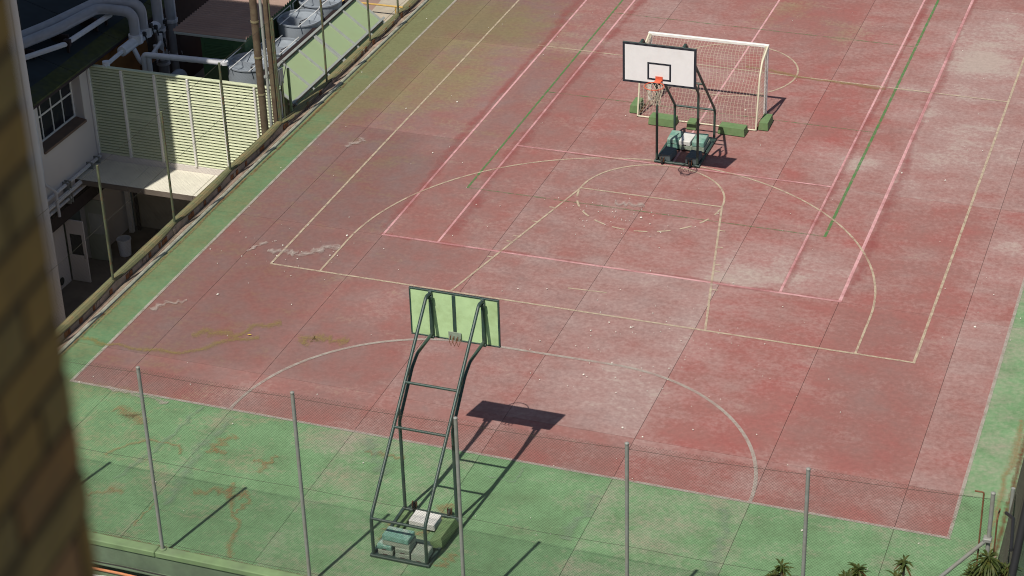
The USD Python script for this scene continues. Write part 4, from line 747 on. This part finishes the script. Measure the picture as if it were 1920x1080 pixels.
# shed with corrugated roof
sh = thing('plant_shed', 'dark green shed with a pink corrugated roof behind the screen', 'shed', (-6.5, 11.5, -1.95))
part('wall', cat([box(-6.98, -5.60, 10.16, 10.24, -1.95, .96), box(-6.98, -6.90, 10.24, 14.4, -1.95, .96), box(-5.68, -5.60, 10.24, 14.4, -1.95, .96)]), 'shed_green', sh)
for k in range(9): part('vent_slat', rot(box(-6.85, -5.98, 10.10, 10.155, .50 + k * .045 - .012 - .2, .50 + k * .045 + .012 - .2), .5, (1, 0, 0), (-6.3, 10.13, .30 + k * .045)), 'shed_green', sh)
part('door', box(-6.85, -5.9, 10.14, 10.158, -1.9, .12), 'shed_green', sh)
ny = 230; Y_ = np.linspace(9.98, 14.6, ny); Zc = 1.04 + (Y_ - 9.98) * .012 + .030 * np.sin(Y_ / .145 * 2 * np.pi)
for k, (xa, xb) in enumerate(((-7.74, -6.6), (-6.62, -5.43))):
    V = np.vstack([np.c_[np.full(ny, x), Y_, Zc + dz + .004 * k] for x, dz in ((xa, 0), (xb, 0), (xa, -.012), (xb, -.012))]); F = []
    for i in range(ny - 1):
        a = i; F += [(a, ny + a, ny + a + 1), (a, ny + a + 1, a + 1), (2 * ny + a, 3 * ny + a + 1, 3 * ny + a), (2 * ny + a, 2 * ny + a + 1, 3 * ny + a + 1), (ny + a, 3 * ny + a, 3 * ny + a + 1), (ny + a, 3 * ny + a + 1, ny + a + 1), (a, a + 1, 2 * ny + a + 1), (a, 2 * ny + a + 1, 2 * ny + a)]
    part('roof_sheet', trimesh.Trimesh(V, F, process=False), 'roof_pink', sh, smooth=50)
part('roof_gutter', cbox(-7.70, -5.47, 9.955, 10.03, .93, 1.0, .01), 'rail_grey', sh)
part('roof_beam', box(-7.70, -7.62, 10.04, 14.4, .90, .97), 'gutter_shade_dark', sh); part('roof_post', box(-7.70, -7.62, 10.06, 10.14, -1.95, .90), 'gutter_shade_dark', sh)

def tank(label, x, y_, rad, top, bot):
    t = thing('cooling_tank', label, 'tank', (x, y_, bot), 'grey cooling tanks')
    part('shell', lathe([(rad, 0), (rad * 1.0, top - bot - .02), (rad + .025, top - bot - .02), (rad + .025, top - bot + .02), (rad - .02, top - bot + .02), (rad - .03, top - bot - .30), (rad * .72, top - bot - .45)], (x, y_, bot), 40), 'tank_grey', t, smooth=35)
    part('fan_guard', lathe([(rad - .03, top - bot - .04), (rad * .5, top - bot - .17), (.04, top - bot - .30)], (x, y_, bot), 40), 'tank_inside', t, smooth=40)
    part('divider', trimesh.Trimesh([(x + q * rad * .9, y_ + w_, top - zz) for q in (-1, 1) for w_, zz in ((0, .03), (.02, .03), (.02, .26), (0, .26))], process=False).convex_hull, 'tank_grey', t)
    part('hub', lathe([(.0, .0), (.03, 0), (.03, .10), (0, .10)], (x, y_, top - .24), 12), 'valve_black', t)
    for o in (-.45, .45): part('guard_rod', tube([(x + o * rad, y_ - rad * 1.12, top + .05), (x + o * rad, y_ + rad * 1.12, top + .05)], .012, 6), 'goal_white', t)
    part('guard_stay', tube([(x, y_, top - .1), (x + .45 * rad, y_, top + .05)], .010, 6), 'gutter_shade_dark', t)
    for s in (-1, 1): part('rail_post', tube([(x - .95 * rad, y_ + s * rad * 1.05, top - .55), (x - .95 * rad, y_ + s * rad * 1.05, top + .08)], .018, 6), 'goal_white', t)
    part('rail', tube([(x - .95 * rad, y_ - rad * 1.05, top + .08), (x - .95 * rad, y_ + rad * 1.05, top + .08)], .014, 6), 'goal_white', t)
tank('grey tank standing in front of the green shed, nearest the screen', -5.10, 9.50, .66, .58, -.25)
tank('grey tank partly hidden by the utility pole, behind the nearest tank', -4.86, 10.90, .58, .50, -.25)
tank('tall grey tank beyond the utility pole, above the green sloping panels', -4.90, 12.30, .64, .80, -1.3)
tank('farthest grey tank beside the green sloping panels', -4.88, 13.70, .62, .84, -1.3)
single('tank_plinth', cbox(-5.80, -4.40, 8.88, 10.12, -1.94, -.26, .02), 'white_wall', 'white block under the nearest grey tank', 'plinth')
single('tank_plinth', cbox(-5.48, -4.25, 10.28, 11.52, -1.94, -.26, .02), 'white_wall', 'white block under the grey tank behind the utility pole', 'plinth')
single('tank_plinth', cbox(-5.52, -4.28, 11.64, 14.4, -1.94, -1.31, .02), 'white_wall', 'long white block under the two farther grey tanks', 'plinth')

lr = thing('sloping_panels', 'row of pale green translucent panels on a tilted grey frame', 'lean-to roof', (-3.8, 11.5, 0))
lx = lambda s: (-4.22 + s * .84, .62 - s * .62)   # s = 0 at the upper rail, 1 at the lower
def strip(s0, s1, y0, y1, th, off):
    (xa, za), (xb, zb) = lx(s0), lx(s1); n_ = A([.594, 0, .804]); P = []
    for o in (off, off + th):
        P += [A([xa, y0, za]) + n_ * o, A([xb, y0, zb]) + n_ * o, A([xb, y1, zb]) + n_ * o, A([xa, y1, za]) + n_ * o]
    return trimesh.Trimesh(P, process=False).convex_hull
RYS = [8.45, 9.55, 10.55, 11.58, 12.62, 13.6, 14.55]
for a_, b_ in zip(RYS, RYS[1:]): part('panel', strip(.05, .955, a_ + .006, b_ - .006, .008, .0), 'panel_green', lr); part('lower_panel', strip(1.045, 1.30, a_ + .006, b_ - .006, .008, .0), 'panel_green', lr)
for y_ in RYS: part('rung', strip(.0, 1.22, y_ - .032, y_ + .032, .045, .010), 'rail_grey', lr)
part('rung', strip(.0, 1.22, 11.64, 11.69, .045, .010), 'rail_grey', lr)
for s in (.0, 1.0): part('rail', strip(s - .03, s + .03, 8.3, 14.7, .045, .057), 'rail_grey', lr)
for y_ in (8.5, 11.5, 14.5): part('support_post', box(-4.26, -4.20, y_ + .05, y_ + .11, -1.95, .55), 'rail_grey', lr)
part('gap_shade_strip', strip(-.14, .045, 8.3, 14.7, .006, -.02), 'gutter_shade_dark', lr); part('gap_shade_strip', strip(.93, 1.07, 8.3, 14.7, .006, -.03), 'gutter_shade_dark', lr)  # dark strips painted for the shaded gaps along the rails

up_ = thing('utility_pole', 'brown utility pole with a pale conduit rising beside the tanks', 'pole', (-3.42, 7.2, -1.9))
part('shaft', tube([(-3.55, 7.02, -1.95), (-3.55, 7.02, 5.0)], .10, 14), 'pole_wood', up_, smooth=40)
part('conduit', tube([(-3.36, 7.05, -1.5), (-3.36, 7.05, 4.9)], .042, 10), 'rail_grey', up_, smooth=40)
part('second_shaft', cbox(-3.31, -3.19, 7.08, 7.20, -1.5, 4.9, .01), 'pole_wood', up_); part('conduit', tube([(-3.14, 7.1, -.2), (-3.14, 7.1, 4.6)], .02, 8), 'post_green', up_, smooth=40)
for z in (.85, 1.9, 2.9, 4.2): part('band', lathe([(.10, 0), (.112, 0), (.112, .05), (.10, .05)], (-3.55, 7.02, z), 14), 'band_yellow', up_)
part('junction_box', cbox(-3.22, -3.08, 7.25, 7.45, 1.05, 1.5, .01), 'rail_grey', up_)
part('loop_wire', tube([(-3.16, 7.25, 1.5), (-3.1, 7.5, 1.7), (-3.15, 7.8, 1.45), (-3.2, 7.6, 1.0)], .012, 6), 'rail_grey', up_)
gp = thing('gate_posts', 'pair of short green steel posts beside the utility pole', 'posts', (-3.1, 7.4, .1))
part('post', cbox(-3.12, -3.06, 7.30, 7.36, .12, 1.15, .006), 'post_green', gp); part('post', cbox(-3.12, -3.06, 7.72, 7.78, .12, 1.35, .006), 'front_green', gp)

# beyond the panels
single('low_roof', box(-9.1, -3.5, 15.0, 24, -1.94, -.35), 'roof_pink', 'dull pink low roof beyond the sloping panels', 'roof')
single('pale_ramp', trimesh.Trimesh([(-4.2, 14.8, -.32), (-3.25, 14.8, -.32), (-3.25, 17.6, -.05), (-4.2, 17.6, -.05), (-4.2, 14.8, -.42), (-3.25, 14.8, -.42), (-3.25, 17.6, -.15), (-4.2, 17.6, -.15)], process=False).convex_hull, 'beige_wall', 'pale sloping slab at the far end of the green panels', 'ramp')
yr = thing('yellow_rail', 'yellow handrail above the low roof at the top edge', 'handrail', (-4.2, 15.5, -.3))
part('bar', tube([(-6.0, 15.5, .10), (-3.06, 15.5, .10)], .03, 8), 'rail_yellow', yr, smooth=40)
for x in (-5.6, -3.3): part('post', tube([(x, 15.5, -.36), (x, 15.5, .08)], .025, 8), 'rail_yellow', yr, smooth=40)

# ---------------------------------------------------------------- plants outside the front fence
def shrub(label, x, y, top, heads, seed):
    t = thing('spiky_shrub', label, 'shrub', (x, y, -.56), 'spiky shrubs outside the front fence'); r = np.random.default_rng(seed)
    stems, lv, dry = [], [], []
    for h in range(heads):
        hx, hy, hz = (x, y, top) if h == 0 else (x + r.uniform(-.28, .28), y + r.uniform(-.28, .28), top - r.uniform(.12, .55))
        hs = r.uniform(.75, 1.15)
        stems.append(tube(fillet([(x + r.uniform(-.05, .05), y, -.56), (x + (hx - x) * .4, y + (hy - y) * .4, hz * .5), (hx, hy, hz - .18)], .3), np.linspace(.035, .02, 7), 7))
        for k in range(r.integers(34, 60)):
            a, el = r.uniform(0, 2 * np.pi), r.uniform(-.35, 1.25); L = r.uniform(.14, .30) * hs * (1.05 - .25 * el / 1.3); w = r.uniform(.014, .024)
            d = A([math.cos(a), math.sin(a)]); s_ = A([-d[1], d[0], 0]); base = A([hx, hy, hz - .16 + r.uniform(-.06, .06)]); P = []
            for t_, ww in ((0, .5), (.3, 1.0), (.62, .9), (.86, .5), (1, .05)):
                c_ = base + A([*(d * L * (t_ * math.cos(el * (1 - .45 * t_)))), L * (math.sin(el) * t_ - .62 * t_ ** 2)])
                P += [c_ - s_ * w * ww, c_ + A([0, 0, -.3 * w * ww]), c_ + s_ * w * ww]
            F = []
            for i in range(4):
                for j in range(2): q = i * 3 + j; F += [(q, q + 3, q + 4), (q, q + 4, q + 1)]
            (dry if el < -.05 and r.random() < .5 else lv).append(trimesh.Trimesh(P, F, process=False))
    part('stem', cat(stems), 'bark', t, smooth=40); part('leaves', cat(lv), 'leaf', t, kind='stuff'); 
    if dry: part('dry_leaves', cat(dry), 'leaf_dry', t, kind='stuff')
shrub('leftmost spiky shrub, its tip just showing in front of the fence', 14.80, -11.6, 3.10, 4, 1)
shrub('spiky shrub with dry leaves, second from the left', 16.02, -11.6, 3.32, 4, 2)
shrub('spiky shrub standing taller, third from the left', 16.72, -11.6, 3.62, 5, 3)
shrub('largest spiky shrub, at the foot of the corner post', 17.97, -11.6, 3.98, 7, 4)
shrub('spiky shrub at the lower right picture corner', 18.55, -11.8, 3.75, 4, 5)

# ---------------------------------------------------------------- brick building in the foreground
BX, BY = 18.77, -35.64
bb_ = thing('brick_building', 'dark mustard brick wall, out of focus, at the left edge', 'building', (BX - .2, BY - 2, 15))
def bpart(n, m, *k): return part(n, rot(m if isinstance(m, trimesh.Trimesh) else cat([m]), math.radians(7.9), (0, 0, 1), (BX, BY, 20)), *k)
bpart('core', box(BX - .4, BX - .003, BY - 6, BY - .001, -4.98, 30), 'mortar_dark', bb_)
r = np.random.default_rng(4); cz = 21.37
for k in range(14):
    z0, z1 = cz + k * .086, cz + k * .086 + .074; y1 = BY - (0 if k % 2 else 0); first = .10 if k % 2 else .215
    w_ = first
    for j in range(4):
        p_ = r.uniform(-.0008, .0008); bpart('brick', cbox(BX - .05, BX + p_, y1 - w_, y1, z0, z1, .003), ('brick', 'brick', 'brick_olive', 'brick_rust')[r.integers(0, 4)], bb_); y1 -= w_ + .013; w_ = .215
bpart('lintel_course', cbox(BX - .05, BX + .004, BY - 1.2, BY - .0, cz - .086, cz - .012, .005), 'brick_olive', bb_)
bpart('edge_brick', cbox(BX - .05, BX, BY - .045, BY, cz - .60, cz - .098, .004), 'brick', bb_)
bpart('edge_brick', cbox(BX - .05, BX, BY - .045, BY, cz - 1.15, cz - .612, .004), 'brick', bb_)
bpart('brown_panel', cbox(BX - .06, BX - .0006, BY - 1.2, BY - .058, cz - 1.4, cz - .098, .003), 'panel_brown', bb_)
